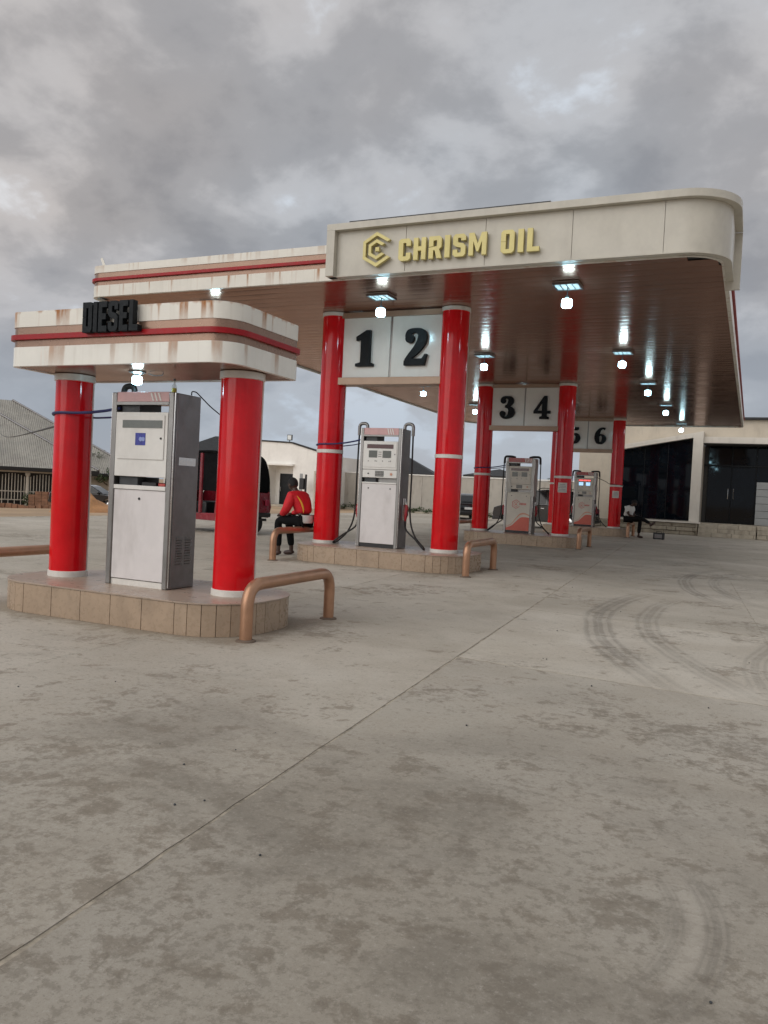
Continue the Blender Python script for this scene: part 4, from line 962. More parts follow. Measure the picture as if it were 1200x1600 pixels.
def person(name_lbl, loc, rz, J, jacket, shirt_hem=None, stripe=False, hair_cut=True):
    t = thing('person', name_lbl, 'person', loc, rz)
    S = lambda k: J[k]
    spine = ['pelvis', 'belly', 'chest', 'neckbase', 'neck', 'skull']
    V = [J[k] for k in spine]; E = [(i, i+1) for i in range(5)]; Rr = [(.125, .10), (.115, .09), (.13, .09), (.075, .07), (.052, .052), (.055, .06)]
    def chain(root, keys, rad):
        prev = root
        for k, r_ in zip(keys, rad): V.append(J[k]); Rr.append(r_); E.append((prev, len(V)-1)); prev = len(V)-1
    for s_ in 'lr':
        chain(2, ['sh'+s_, 'el'+s_, 'wr'+s_], [.062, .043, .030])
        chain(0, ['hip'+s_, 'kn'+s_, 'an'+s_, 'he'+s_, 'to'+s_], [.085, .058, .040, .040, .030])
    m = MB(); add(m, skin_mesh(V, E, Rr)); pl = head(m, J['head'], J['yaw'], J['nod'])
    for s_, sd in (('l', 1), ('r', -1)): hand(m, J['wr'+s_], J['hd'+s_], sd)
    body = m.build('body', 'skin', t, ang=80)
    q = MB(); q.ball((-.008, 0, .032), .104, 20, 12, (1.0, .84, 1.16)); 
    q.f = [f for f in q.f if sum(q.v[i][2] for i in f)/4 > (.055 if sum(q.v[i][0] for i in f)/4 > .03 else -.02)]; q.xf(pl).build('hair', 'hair', t, ang=80)
    V = [J[k] for k in ('pelvis', 'belly', 'chest', 'neckbase')]; E = [(0, 1), (1, 2), (2, 3)]; Rr = [(.185, .160), (.175, .150), (.185, .150), (.095, .088)]
    V[0] = tuple(Vector(V[0])*.6+Vector(V[1])*.4)
    for s_ in 'lr': chain(2, ['sh'+s_, 'el'+s_]+(['wr'+s_] if jacket['long'] else []), [.105, .085]+([.058] if jacket['long'] else []))
    if not jacket['long']:
        for s_ in 'lr':
            i = [k for k, vv in enumerate(V) if vv == J['el'+s_]][0]; V[i] = tuple(Vector(J['sh'+s_])*.35+Vector(J['el'+s_])*.65)
    m = MB(); add(m, skin_mesh(V, E, Rr)); jk = m.build(jacket['name'], jacket['mat'], t, ang=80)
    if stripe:
        for s_ in ('l',):
            a, b = Vector(J['sh'+s_]), Vector(J['belly']); sg_ = 1 if s_ == 'l' else -1
            pts = spline([(a.x-.10, a.y*.86, a.z+.02), (a.x-.17, a.y*.72, a.z-.08), (a.x-.225, a.y*.68, a.z-.20), (a.x-.245, a.y*.74, a.z-.29)], 6)
            MB().tube(pts, [.005+.014*math.sin(math.pi*i/(len(pts)-1)) for i in range(len(pts))], 8).build('yellow_stripe', 'jacket_yellow', jk)
    V = [J['pelvis']]; E = []; Rr = [(.150, .125)]
    for s_ in 'lr': chain(0, ['hip'+s_, 'kn'+s_, 'an'+s_], [.108, .085, .062])
    m = MB(); add(m, skin_mesh(V, E, Rr)); m.build('trousers', 'trouser_black', t, ang=80)
    if shirt_hem:
        a = Vector(J['pelvis']); q = MB().lathe([(.150, -.10), (.172, -.06), (.165, .05)], 0, 0, 24, False); q.xf(lambda p: (p[0]*.95+a.x-.015, p[1]*1.05+a.y, p[2]+a.z+.03)).build('shirt_hem', 'shirt_white', t, ang=80)
    for s_ in 'lr':
        a, b = Vector(J['he'+s_]), Vector(J['to'+s_]); d = (b-a).normalized(); q = MB().tube([a-d*.05, a, a.lerp(b, .5), b, b+d*.035], [.030, .046, .046, .040, .018], 12)
        q.build('shoe', 'shoe_brown', t, ang=80)
    t.scale = (1.07, 1.07, 1.03)
    return t
J1 = dict(pelvis=(0, 0, .13), belly=(.02, 0, .31), chest=(.12, 0, .50), neckbase=(.20, 0, .62), neck=(.235, 0, .675), skull=(.27, 0, .74), head=(.28, 0, .755), yaw=R(-12), nod=R(18),
          shl=(.15, .21, .545), ell=(.20, .28, .29), wrl=(.40, .14, .20), hdl=(.9, -.4, -.2), shr=(.15, -.21, .545), elr=(.20, -.28, .29), wrr=(.40, -.14, .20), hdr=(.9, .4, -.2),
          hipl=(.04, .10, .10), knl=(.46, .16, .09), anl=(.42, .17, -.42), hel=(.42, .17, -.525), tol=(.56, .18, -.545), hipr=(.04, -.10, .10), knr=(.45, -.14, .08), anr=(.36, -.14, -.42), her=(.36, -.14, -.525), tor=(.50, -.15, -.545))
person('person in red jacket with yellow stripe sitting on a guard rail, seen from behind', (-7.86, 13.60, .60), R(174), J1, dict(name='jacket', mat='jacket_red', long=True), True, True)
J2 = dict(pelvis=(0, 0, .13), belly=(.0, 0, .30), chest=(.05, 0, .49), neckbase=(.12, 0, .60), neck=(.165, 0, .65), skull=(.20, 0, .70), head=(.21, 0, .715), yaw=R(10), nod=R(28),
          shl=(.06, .20, .53), ell=(.12, .25, .28), wrl=(.34, .12, .22), hdl=(.9, -.3, -.1), shr=(.06, -.20, .53), elr=(.14, -.25, .28), wrr=(.36, -.10, .20), hdr=(.9, .3, -.1),
          hipl=(.04, .10, .10), knl=(.44, .10, .10), anl=(.42, .07, -.42), hel=(.42, .07, -.525), tol=(.56, .06, -.545), hipr=(.04, -.10, .11), knr=(.48, -.08, .20), anr=(.86, .0, .0), her=(.90, .0, -.06), tor=(1.02, .0, .04))
person('person in white shirt and dark trousers sitting cross-legged on a rail by the far column', (-4.42, 33.0, .60), R(-18), J2, dict(name='shirt', mat='shirt_white', long=False))

# small box on the ground
t = thing('radio_box', 'small black box standing on the concrete near the far island', 'box', (-3.20, 32.8, 0), R(-6))
MB().box(-.20, .20, -.10, .10, .012, .26).build('case', 'black_plastic', t, bevel=.012)
MB().tube(arc_pts([(-.10, 0, .255), (-.10, 0, .30), (.10, 0, .30), (.10, 0, .255)], .03), .010, 8).build('handle', 'black_rubber', t)
MB().box(-.14, .14, -.106, -.1005, .05, .20).build('front_panel', 'steel_dark', t, smooth=False)
for sx in (-.15, .15): MB().box(sx-.03, sx+.03, -.06, .06, 0, .0115).build('foot', 'black_rubber', t, smooth=False)

# ------------------------------------------------------------------ vehicles
def wheel(t, x, y, r_, w_, side):
    h = bpy.data.objects.new('wheel', None); COL.objects.link(h); h.parent = t; h.location = (x, y, r_); h.rotation_euler = (R(90), 0, 0)
    MB().lathe([(r_*.62, -w_/2), (r_*.92, -w_/2), (r_, -w_*.32), (r_, w_*.32), (r_*.92, w_/2), (r_*.62, w_/2)], 0, 0, 28, False).build('tyre', 'black_rubber', h)
    MB().lathe([(r_*.10, -w_*.40), (r_*.55, -w_*.30), (r_*.63, -w_*.46), (r_*.63, w_*.46), (r_*.55, w_*.30), (r_*.10, w_*.40)], 0, 0, 20).build('rim', 'chrome', h)
def car(name, label, loc, rz, suv, mat='car_black'):
    """front towards +x"""
    t = thing(name, label, 'car', loc, rz); Ln, W, wr = (4.5, 1.80, .35) if suv else (4.3, 1.72, .32)
    if suv: low = [(-2.2,.36),(-2.25,.62),(-2.2,1.02),(-1.0,1.06),(.55,1.05),(1.05,1.04),(1.85,.96),(2.2,.84),(2.25,.52),(2.15,.30)]; top = [(-2.12,1.03),(-1.98,1.60),(-1.75,1.72),(-.3,1.76),(.25,1.70),(1.02,1.05)]
    else: low = [(-2.1,.30),(-2.15,.55),(-2.1,.92),(-1.3,.97),(.45,.94),(1.0,.92),(1.8,.80),(2.1,.68),(2.15,.45),(2.05,.24)]; top = [(-1.85,.95),(-1.25,1.34),(-.9,1.42),(-.1,1.44),(.3,1.37),(1.0,.93)]
    hw = W/2
    def arch(poly):
        b = []
        for cxw in (1.38, -1.38):
            for k in range(11): a = R(0+18*k); b.append((cxw+(wr+.06)*math.cos(a), wr+(wr+.06)*math.sin(a)))
        zf = poly[-1][1]
        pts = poly[:]; pts.append((1.38+wr+.06, zf)); pts += [p for p in b[:11] if p[1] > zf]; pts.append((1.38-wr-.06, zf)); pts.append((-1.38+wr+.06, zf)); pts += [p for p in b[11:] if p[1] > zf]; pts.append((-1.38-wr-.06, zf)); return pts
    bm = tri_prism(arch(low), -hw, hw).build('body', mat, t, bevel=.05, ang=40)
    m = tri_prism([(p[0], p[1]) for p in top], -hw, hw); zb = min(p[1] for p in top); zt = max(p[1] for p in top)
    m.xf(lambda p: (p[0], p[1]*(1-.20*(p[2]-zb)/(zt-zb)), p[2])); m.build('cabin', mat, t, bevel=.04, ang=40)
    def inset(poly, k): c = (sum(p[0] for p in poly)/len(poly), sum(p[1] for p in poly)/len(poly)); return [(c[0]+(p[0]-c[0])*k, c[1]+(p[1]-c[1])*k) for p in poly]
    xs_ = sorted(p[0] for p in top); mid = -.35
    for s_ in (-1, 1):
        def side(poly):
            q = tri_prism(poly, -.008, .008); q.xf(lambda p: (p[0], s_*(hw*(1-.20*(p[2]-zb)/(zt-zb))+.004)+p[1], p[2])); q.build('side_window', 'car_glass', t, smooth=False)
        zl, zh = zb+.07, zt-.10
        if suv: side([(-1.0,zl),(mid-.05,zl),(mid-.05,zh),(-1.0,zh)]); side([(mid+.05,zl),(.86,zl),(.22,zh),(mid+.05,zh)]); side([(-1.98,zl),(-1.1,zl),(-1.1,zh),(-1.86,zh)])
        else: side([(-1.45,zl),(mid-.05,zl),(mid-.05,zh),(-1.0,zh)]); side([(mid+.05,zl),(.78,zl),(.2,zh),(mid+.05,zh)])
        MB().ball((.75, s_*(hw+.09), zb+.08), .09, 12, 8, (.7, 1, .8)).build('mirror', mat, t)
        MB().box(-.28 if suv else -.4, -.12 if suv else -.24, s_*(hw+.012)-.012, s_*(hw+.012)+.012, zb-.14, zb-.11).build('door_handle', 'chrome', t, smooth=False)
    def panel(p, q, wd, nm, mt, k0=.12, k1=.90):
        a, b = Vector((p[0], 0, p[1])), Vector((q[0], 0, q[1])); nn = Vector((b.z-a.z, 0, -(b.x-a.x))).normalized()
        cc = Vector(((p[0]+q[0])/2, 0, (p[1]+q[1])/2)); nn = nn if (nn.x*(cc.x+.3) > 0) else -nn
        w0, w1 = wd*(1-.20*(a.z-zb)/(zt-zb)), wd*(1-.20*(b.z-zb)/(zt-zb)); A, Bq = a.lerp(b, k0)+nn*.012, a.lerp(b, k1)+nn*.012
        MB().quad((A.x, -w0, A.z), (A.x, w0, A.z), (Bq.x, w1, Bq.z), (Bq.x, -w1, Bq.z)).build(nm, mt, t, smooth=False)
    panel(top[0], top[1], hw*.86, 'rear_window', 'car_glass', .22 if suv else .1); panel(top[-1], top[-2], hw*.88, 'windscreen', 'car_glass')
    xr, xf_ = low[1][0], low[-2][0]; zc = low[2][1]
    for s_ in (-1, 1):
        MB().box(xr+.01, xr+.10, s_*(hw-.17)-.12, s_*(hw-.17)+.12, zc-.26, zc-.06).build('tail_light', 'tail_light', t, bevel=.02)
        MB().box(xf_-.16, xf_-.02, s_*(hw-.22)-.16, s_*(hw-.22)+.16, zc-.32, zc-.18).build('headlight', 'chrome', t, bevel=.03)
        for cxw in (1.38, -1.38): wheel(t, cxw, s_*(hw-.12), wr, .22, s_)
    MB().box(xr-.02, xr+.01, -.24, .24, zc-.34, zc-.22).build('number_plate', 'plate_white', t, smooth=False)
    MB().box(xr-.05, xr+.12, -hw+.06, hw-.06, .34, .50).build('rear_bumper', 'black_plastic', t, bevel=.04)
    MB().box(xf_-.12, xf_+.05, -hw+.06, hw-.06, .28, .46).build('front_bumper', 'black_plastic', t, bevel=.04)
    MB().box(xf_-.03, xf_+.02, -.4, .4, .52, .64).build('grille', 'chrome', t, bevel=.01)
    if suv:
        for s_ in (-1, 1): MB().tube(arc_pts([(-1.6, s_*.62, 1.72), (-1.5, s_*.62, 1.80), (.0, s_*.62, 1.82), (.15, s_*.62, 1.74)], .1), .018, 8).build('roof_rail', 'black_plastic', t)
    return t
car('parked_car', 'black car seen from behind beyond the middle island', (-14.7, 43.0, -.02), R(118), False)
car('parked_car', 'black off-road car beside the farthest pump', (-8.6, 36.9, 0), R(172), True)
car('parked_car', 'dark car parked on the sandy road beyond the diesel pump', (-35.5, 36.3, -.62), R(25), False)

def keke(label, loc, rz):
    """three-wheeled auto rickshaw, front towards +x"""
    t = thing('auto_rickshaw', label, 'rickshaw', loc, rz)
    sidep = [(-1.25,.38),(-1.32,.62),(-1.26,.98),(-.62,1.0),(-.58,.45),(.40,.42),(.50,.95),(.95,.98),(1.18,.66),(1.22,.36),(.9,.28),(-.62,.28),(-.66,.38)]
    for s_ in (-1, 1):
        a, b = sorted((s_*.62, s_*.58)); tri_prism(sidep, a, b).build('side_panel', 'car_red', t, bevel=.01)
    MB().box(-1.22, .95, -.575, .575, .30, .36).build('floor', 'black_plastic', t, smooth=False)
    MB().prism([(-1.30,.60),(-1.24,.96),(-1.20,.96),(-1.26,.40),(-1.30,.42)], -.575, .575, 'y').build('rear_panel', 'car_red', t, bevel=.01)
    MB().prism([(1.20,.36),(1.24,.66),(.98,1.02),(.93,1.02),(1.17,.64),(1.13,.36)], -.575, .575, 'y').build('nose', 'car_red', t, bevel=.01)
    roof = spline([(-1.24, .99, 0), (-1.20, 1.35, 0), (-1.02, 1.74, 0), (-.6, 1.86, 0), (.2, 1.84, 0), (.62, 1.72, 0), (.70, 1.64, 0)], 5)
    poly = [(p.x, p.y) for p in roof]; inner = [(p.x+(.04 if p.x < -.9 else 0), p.y-.03) for p in roof][::-1]
    tri_prism(poly+inner, -.64, .64).build('canvas_roof', 'canvas_black', t, ang=50)
    for s_ in (-1, 1):
        a, b = sorted((s_*.638, s_*.60)); tri_prism([(-1.22,1.0),(-1.19,1.34),(-1.02,1.70),(-.62,1.80),(-.62,1.0)], a, b).build('canvas_side', 'canvas_black', t, smooth=False)
        MB().tube([(.95, s_*.58, .98), (.66, s_*.60, 1.68)], .022, 8).build('windscreen_post', 'black_plastic', t)
        MB().tube([(-.1, s_*.60, .44), (-.1, s_*.60, 1.80)], .05, 8).build('door_post', 'car_red', t)
        wheel(t, -.88, s_*.50, .24, .14, s_)
        MB().box(-1.345, -1.31, s_*.45-.06, s_*.45+.06, .66, .80).build('tail_light', 'tail_light', t, bevel=.01)
        MB().ball((1.20, s_*.36, .62), .075, 12, 8).build('headlight', 'chrome', t)
    wheel(t, 1.0, 0, .24, .13, 1)
    MB().quad((.97, -.56, 1.0), (.97, .56, 1.0), (.69, .56, 1.64), (.69, -.56, 1.64)).build('windscreen', 'clear_glass', t, smooth=False)
    MB().box(-1.15, -.62, -.54, .54, .37, .72).build('seat', 'black_plastic', t, bevel=.04); MB().box(-1.18, -1.02, -.54, .54, .73, 1.25).build('seat_back', 'black_plastic', t, bevel=.04)
    MB().box(.0, .36, -.30, .30, .37, .70).build('driver_seat', 'black_plastic', t, bevel=.04)
    MB().tube(arc_pts([(.80, -.28, 1.08), (.70, -.1, 1.05), (.70, .1, 1.05), (.80, .28, 1.08)], .06), .018, 8).build('handlebar', 'black_rubber', t)
    MB().box(-1.38, -1.31, -.55, .55, .40, .50).build('rear_bumper', 'black_plastic', t, bevel=.02)
    MB().box(-.62, .55, .585, .60, .95, 1.80).build('side_curtain', 'canvas_black', t, smooth=False)
    MB().box(-.60, -.57, -.57, .57, .37, 1.80).build('partition', 'canvas_black', t, smooth=False)
    t.scale = (1.1, 1.1, 1.18)
    return t
keke('dark red three-wheeled rickshaw with black canvas roof half hidden behind the red column', (-13.55, 18.5, 0), R(172))

# ------------------------------------------------------------------ shop building on the right
sh = thing('shop_building', 'beige shop with slanted dark window and dark glass doors behind the canopy', 'building', (0, 40, 0)); by = 40.0
def sp(name, mat, x0, x1, y0, y1, z0, z1, parent=None, bevel=.006): return MB().box(x0, x1, y0-by, y1-by, z0, z1).build(name, mat, parent or sh, smooth=False, bevel=bevel)
sp('main_wall', 'wall_beige', -7.95, -2.2, 40.75, 41.0, 0, 5.42); sp('upper_wall', 'wall_beige', -2.2, 8.0, 40.75, 41.0, 4.57, 5.42); sp('left_wall', 'wall_beige', -7.95, -7.75, 41.001, 52, 0, 5.42)
sp('roof_edge', 'roof_black', -8.1, 8.1, 40.55, 52, 5.425, 5.53)
# window bay: sloped frame and four dark panes
fz = lambda x: 4.79+(x+2.19)*0.192
bay = MB().prism([(-5.9, .62), (-2.19, .62), (-2.19, 4.79), (-5.9, fz(-5.9))], 40.15-by, 40.74-by, 'y').build('bay', 'frame_white', sh, smooth=False)
MB().prism([(-2.62, .621), (-2.188, .621), (-2.188, fz(-2.19)+.002), (-2.62, fz(-2.62)+.002)], 39.75-by, 40.149-by, 'y').build('bay_pillar', 'frame_white', sh, smooth=False, bevel=.006)
MB().prism([(-5.9, fz(-5.9)-.22), (-2.621, fz(-2.62)-.22), (-2.621, fz(-2.62)), (-5.9, fz(-5.9))], 39.75-by, 40.149-by, 'y').build('bay_header', 'frame_white', sh, smooth=False, bevel=.006)
edges_ = [-5.8, -4.75, -3.7, -2.63]
for a, b in zip(edges_[:-1], edges_[1:]):
    MB().prism([(a+.012, .66), (b-.012, .66), (b-.012, fz(b)-.235), (a+.012, fz(a)-.235)], 40.05-by, 40.08-by, 'y').build('window_pane', 'glass_dark', sh, smooth=False)
    MB().prism([(b-.012, .66), (b+.012, .66), (b+.012, fz(b)-.24), (b-.012, fz(b)-.24)], 40.03-by, 40.09-by, 'y').build('mullion', 'frame_dark', sh, smooth=False)
sp('window_ledge', 'frame_white', -5.95, -2.1, 39.55, 40.3, .555, .618)
# porch with dark glass
sp('porch_lintel', 'frame_white', -2.185, 8.0, 39.95, 40.745, 4.275, 4.56); sp('porch_ceiling', 'soffit_dark', -2.185, 8, 40.0, 42.0, 4.235, 4.272)
sp('porch_side', 'wall_beige', -2.45, -2.19, 40.76, 42.2, 0, 4.23); sp('porch_floor', 'step_stone', -2.18, 8, 39.85, 42.2, .3, .60)
sp('porch_back_wall', 'soffit_dark', -2.188, 8, 41.48, 41.6, .0, 4.23)
gx = [-2.0, -.95, .10, 1.3, 2.5, 3.7]
for i, (a, b) in enumerate(zip(gx[:-1], gx[1:])):
    sp('transom_pane', 'glass_dark', a+.02, b-.02, 41.40, 41.43, 3.36, 4.22)
    if i < 2:
        d = sp('door', 'glass_dark', a+.02, b-.02, 41.38, 41.42, .62, 3.28)
        hx = b-.12 if i == 0 else a+.12; MB().tube(arc_pts([(hx, 41.38-by, 1.75), (hx, 41.32-by, 1.75), (hx, 41.32-by, 2.25), (hx, 41.38-by, 2.25)], .03), .018, 8).build('handle', 'chrome', d)
    else: sp('shop_pane', 'glass_dark', a+.02, b-.02, 41.40, 41.43, .62, 3.28)
    sp('door_frame', 'frame_dark', b-.018, b+.018, 41.36, 41.45, .61, 4.22)
sp('door_header', 'frame_dark', -2.18, 4, 41.34, 41.46, 3.285, 3.355)
pn = thing('slatted_screen', 'grey screen of wide horizontal boards right of the shop doors', 'screen', (.14, 40.1, .62))
for k in range(6): MB().box(0, 2.4, 0, .05, .005+.325*k, .315+.325*k).build('board', 'panel_grey', pn, smooth=False, bevel=.006)
for x in (.03, 2.35): MB().box(x-.03, x+.03, .051, .10, 0, 1.95).build('post', 'frame_dark', pn, smooth=False)
# stone plinth: courses of single blocks
rnd = random.Random(3)
for c_ in range(3):
    x = -7.9+rnd.uniform(0, .3)
    while x < -2.25:
        ln = rnd.uniform(.35, .75); e_ = min(x+ln, -2.2)
        sp('stone', 'stone_weathered', x+.008, e_-.008, 39.62+rnd.uniform(-.03, .03)-(0.03 if c_ == 1 else 0), 40.14, .012+c_*.18, .178+c_*.18, bevel=.015); x = e_
    sp('mortar', 'grout', -7.9, -2.21, 39.68, 40.1, .001+c_*.18, .181+c_*.18-.002)
st = thing('shop_steps', 'pale weathered stone steps before the shop doors', 'steps', (-.95, 39.5, 0))
for k in range(3):
    x = -1.22
    while x < 1.15:
        e_ = min(x+rnd.uniform(.55, .9), 1.18)
        MB().box(x+.005, e_-.005, -.32+.19*k, .34, .001+.185*k, .183+.185*k).build('step_block', 'step_stone', st, smooth=False, bevel=.014); x = e_
for c_ in range(3):
    x = .26
    while x < 6:
        e_ = x+rnd.uniform(.4, .8); sp('stone', 'step_stone', x+.008, e_-.008, 39.46+rnd.uniform(-.02, .02), 39.84, .01+.2*c_, .202+.2*c_, bevel=.014); x = e_

# ------------------------------------------------------------------ white building, perimeter wall and houses behind
wb = thing('white_building', 'small white building with a dark door and a sloping parapet', 'building', (-28, 45, 0))
tri_prism([(-1.9, -.03), (-.86, -.03), (-.86, 2.62), (1.02, 2.62), (1.02, -.03), (3.0, -.03), (3.0, 3.52), (.78, 4.08), (-1.5, 4.16), (-1.9, 4.16)], 0, .25).build('front_wall', 'wall_white', wb, smooth=False)
MB().box(-.86, 1.02, .95, 1.1, -.03, 2.62).build('recess_wall', 'wall_white', wb, smooth=False); MB().box(2.8, 3.0, .251, 7, -.03, 3.4).build('side_wall', 'wall_white', wb, smooth=False)
MB().box(-.95, 1.1, -.25, .949, 2.621, 2.74).build('recess_roof', 'wall_white', wb, smooth=False, bevel=.01); MB().box(-.96, -.862, .251, .949, -.03, 2.62).build('recess_side', 'wall_white', wb, smooth=False); MB().box(1.022, 1.12, .251, .949, -.03, 2.62).build('recess_side', 'wall_white', wb, smooth=False)
d = MB().box(-.50, .56, .90, .949, .10, 2.12).build('door', 'frame_dark', wb, smooth=False, bevel=.01); MB().box(-.42, -.38, .86, .90, .95, 1.25).build('handle', 'chrome', d, smooth=False)
for k in range(3): MB().box(-.42, .48, .885, .899, .25+.62*k, .75+.62*k).build('door_panel', 'frame_dark', d, smooth=False, bevel=.01)
for (a, b, za, zb_) in ((-1.95, -1.5, 4.16, 4.16), (-1.5, .78, 4.16, 4.08), (.78, 3.05, 4.08, 3.51)): MB().prism([(a, za+.001), (b, zb_+.001), (b, zb_+.09), (a, za+.09)], -.06, .30, 'y').build('parapet_cap', 'fascia_black', wb, smooth=False)
MB().box(1.55, 1.75, -.03, -.001, .9, 2.15).build('slit_window', 'panel_grey', wb, smooth=False)
MB().box(-1.2, 1.3, -.6, .85, -.03, .09).build('doorstep', 'step_stone', wb, smooth=False, bevel=.01)
fl = thing('floodlight', 'square floodlight on the parapet of the white building', 'lamp', (-27.4, 45.1, 4.19))
MB().box(-.18, .18, -.05, .05, .08, .44).build('housing', 'black_plastic', fl, bevel=.01); MB().box(-.14, .14, -.056, -.0505, .12, .40).build('lens', 'tray_pane', fl, smooth=False); MB().tube([(0, 0, -.02), (0, 0, .09)], .03, 8).build('bracket', 'black_plastic', fl)
tp = thing('standpipe', 'black standpipe with a box before the white building', 'standpipe', (-25.6, 44.3, 0))
MB().tube([(0, 0, -.02), (0, 0, 2.1)], .07, 10).build('pole', 'black_plastic', tp); MB().box(-.42, -.08, -.12, .12, 1.15, 1.85).build('box', 'black_plastic', tp, bevel=.03); MB().box(-.08, 0, -.03, .03, 1.5, 1.56).build('arm', 'black_plastic', tp, smooth=False)
tag(MB().tube(arc_pts([(-29.05, 44.4, 0), (-29.05, 44.4, 1.35), (-28.75, 44.4, 1.35), (-28.75, 44.4, .9), (-28.75, 44.4, 0)], .15), .05, 8).build('hose_stand', 'black_rubber'), 'black bent pipe standing left of the white building door', 'pipe')
gt = thing('white_gate', 'white vertical bar gate right of the white building', 'gate', (-25.2, 44.6, 0))
for k in range(6): MB().box(.0+.27*k, .10+.27*k, -.03, .03, .02, 2.35).build('bar', 'bar_white', gt, smooth=False)
for z in (.3, 2.1): MB().box(0, 1.45, .031, .07, z, z+.08).build('cross_bar', 'bar_white', gt, smooth=False)
pw = thing('perimeter_wall', 'long grey rendered perimeter wall behind the forecourt', 'wall', (0, 48.5, 0))
for k in range(9):
    x0 = -26.0+2.2*k; MB().box(x0+.004, x0+2.196, 0, .2, -.04, 2.40+rnd.uniform(-.01, .01)).build('wall_panel', 'fence_wall', pw, smooth=False, bevel=.01)
    MB().box(x0+.0, x0+2.2, -.04, .24, 2.42, 2.48).build('coping', 'wall_white', pw, smooth=False)
MB().box(-26, -6.2, -.6, -.02, -.04, .10).build('kerb', 'step_stone', pw, smooth=False, bevel=.01)

def leaves(m, c, rad, cnt, size, rnd_):
    for _ in range(cnt):
        while True:
            p = Vector((rnd_.uniform(-1, 1), rnd_.uniform(-1, 1), rnd_.uniform(-1, 1)))
            if .25 < p.length < 1: break
        p = Vector((p.x*rad[0], p.y*rad[1], p.z*rad[2]))+Vector(c); a = Vector((rnd_.uniform(-1, 1), rnd_.uniform(-1, 1), rnd_.uniform(-.6, .6))).normalized(); b = a.cross(Vector((rnd_.uniform(-1, 1), rnd_.uniform(-1, 1), 1))).normalized()
        s_ = size*rnd_.uniform(.6, 1.4); m.quad(p-a*s_*.5, p+b*s_*.22, p+a*s_*.5, p-b*s_*.22)
m = MB(); rg = random.Random(11)
for _ in range(420):
    x = rg.uniform(-25.5, -8.2); leaves(m, (x, 48.05+rg.uniform(-.25, .3), rg.uniform(.05, .28)), (.22, .15, .16), 6, .16, rg)
sgo = m.build('weeds', 'leaf', smooth=False); sgo['kind'] = 'stuff'; tag(sgo, 'strip of low green weeds along the foot of the perimeter wall', 'weeds')
def tree(label, loc, h, cr_, cnt, seed, mat='leaf'):
    rg = random.Random(seed); t = thing('tree', label, 'tree', loc, 0, 'trees behind the station'); m = MB()
    m.tube(spline([(0, 0, -.1), (.1, 0, h*.3), (-.05, .1, h*.6), (.0, 0, h*.85)], 5), [.16-.008*i for i in range(16)], 8)
    tips = []
    for k in range(7):
        a = k*2.4; z = h*(.45+.07*k); e_ = (cr_*.75*math.cos(a), cr_*.75*math.sin(a), z+cr_*.45); m.tube([(0, 0, z), (e_[0]*.5, e_[1]*.5, z+cr_*.15), e_], [.06, .04, .015], 6); tips.append(e_)
    m.build('trunk', 'bark', t); q = MB()
    for e_ in tips+[(0, 0, h*.95), (cr_*.3, -.2, h*.8)]: leaves(q, e_, (cr_*.42, cr_*.42, cr_*.30), cnt, .20, rg)
    q.build('crown', mat, t, smooth=False); return t
tree('small leafy tree behind the zinc roofed house, left of the diesel pump', (-51.0, 52.5, -1.2), 4.2, 1.6, 130, 5)
tree('dark bushy tree beside the zinc roofed house', (-48.2, 51.2, -1.2), 3.0, 1.3, 130, 6)
tree('sparse shrub showing above the perimeter wall', (-11.3, 49.8, 0), 2.5, .7, 45, 8)

def hip_house(label, loc, rz, w_, d_, wall_h, rise, over, wallmat):
    t = thing('house', label, 'house', loc, rz); hw, hd = w_/2, d_/2
    MB().box(-hw, hw, -hd, hd, 0, wall_h).build('wall', wallmat, t, smooth=False)
    ow, od = hw+over, hd+over; rl = max(0.0, ow-od)
    q = MB(); A = [(-ow, -od, wall_h), (ow, -od, wall_h), (ow, od, wall_h), (-ow, od, wall_h)]; E1, E2 = (-rl, 0, wall_h+rise), (rl, 0, wall_h+rise)
    q.quad(A[0], A[1], E2, E1).quad(A[2], A[3], E1, E2).quad(A[1], A[2], E2).quad(A[3], A[0], E1).quad(A[3], A[2], A[1], A[0]); q.build('roof', 'roof_black', t, smooth=False)
    MB().box(-ow, ow, -od-.03, -od+.02, wall_h-.18, wall_h-.001).build('fascia_board', 'fascia_black', t, smooth=False)
    for s_ in (-.5, .5): wn_ = MB().box(s_*hw-.5, s_*hw+.5, -hd-.03, -hd-.001, wall_h-1.5, wall_h-.35).build('window', 'glass_dark', t, smooth=False)
    return t
hip_house('white house with black hipped roof behind the rickshaw', (-44.5, 62, 0), R(20), 9, 7, 3.35, 2.2, .5, 'wall_white')
hip_house('house with black roof showing above the perimeter wall by the first pump', (-33.5, 76, 0), R(15), 8, 7, 3.1, 2.2, .6, 'wall_white')
hip_house('low black roof showing above the perimeter wall left of sign 3', (-22.4, 76, 0), R(5), 5, 5, 3.2, .75, .4, 'wall_white')

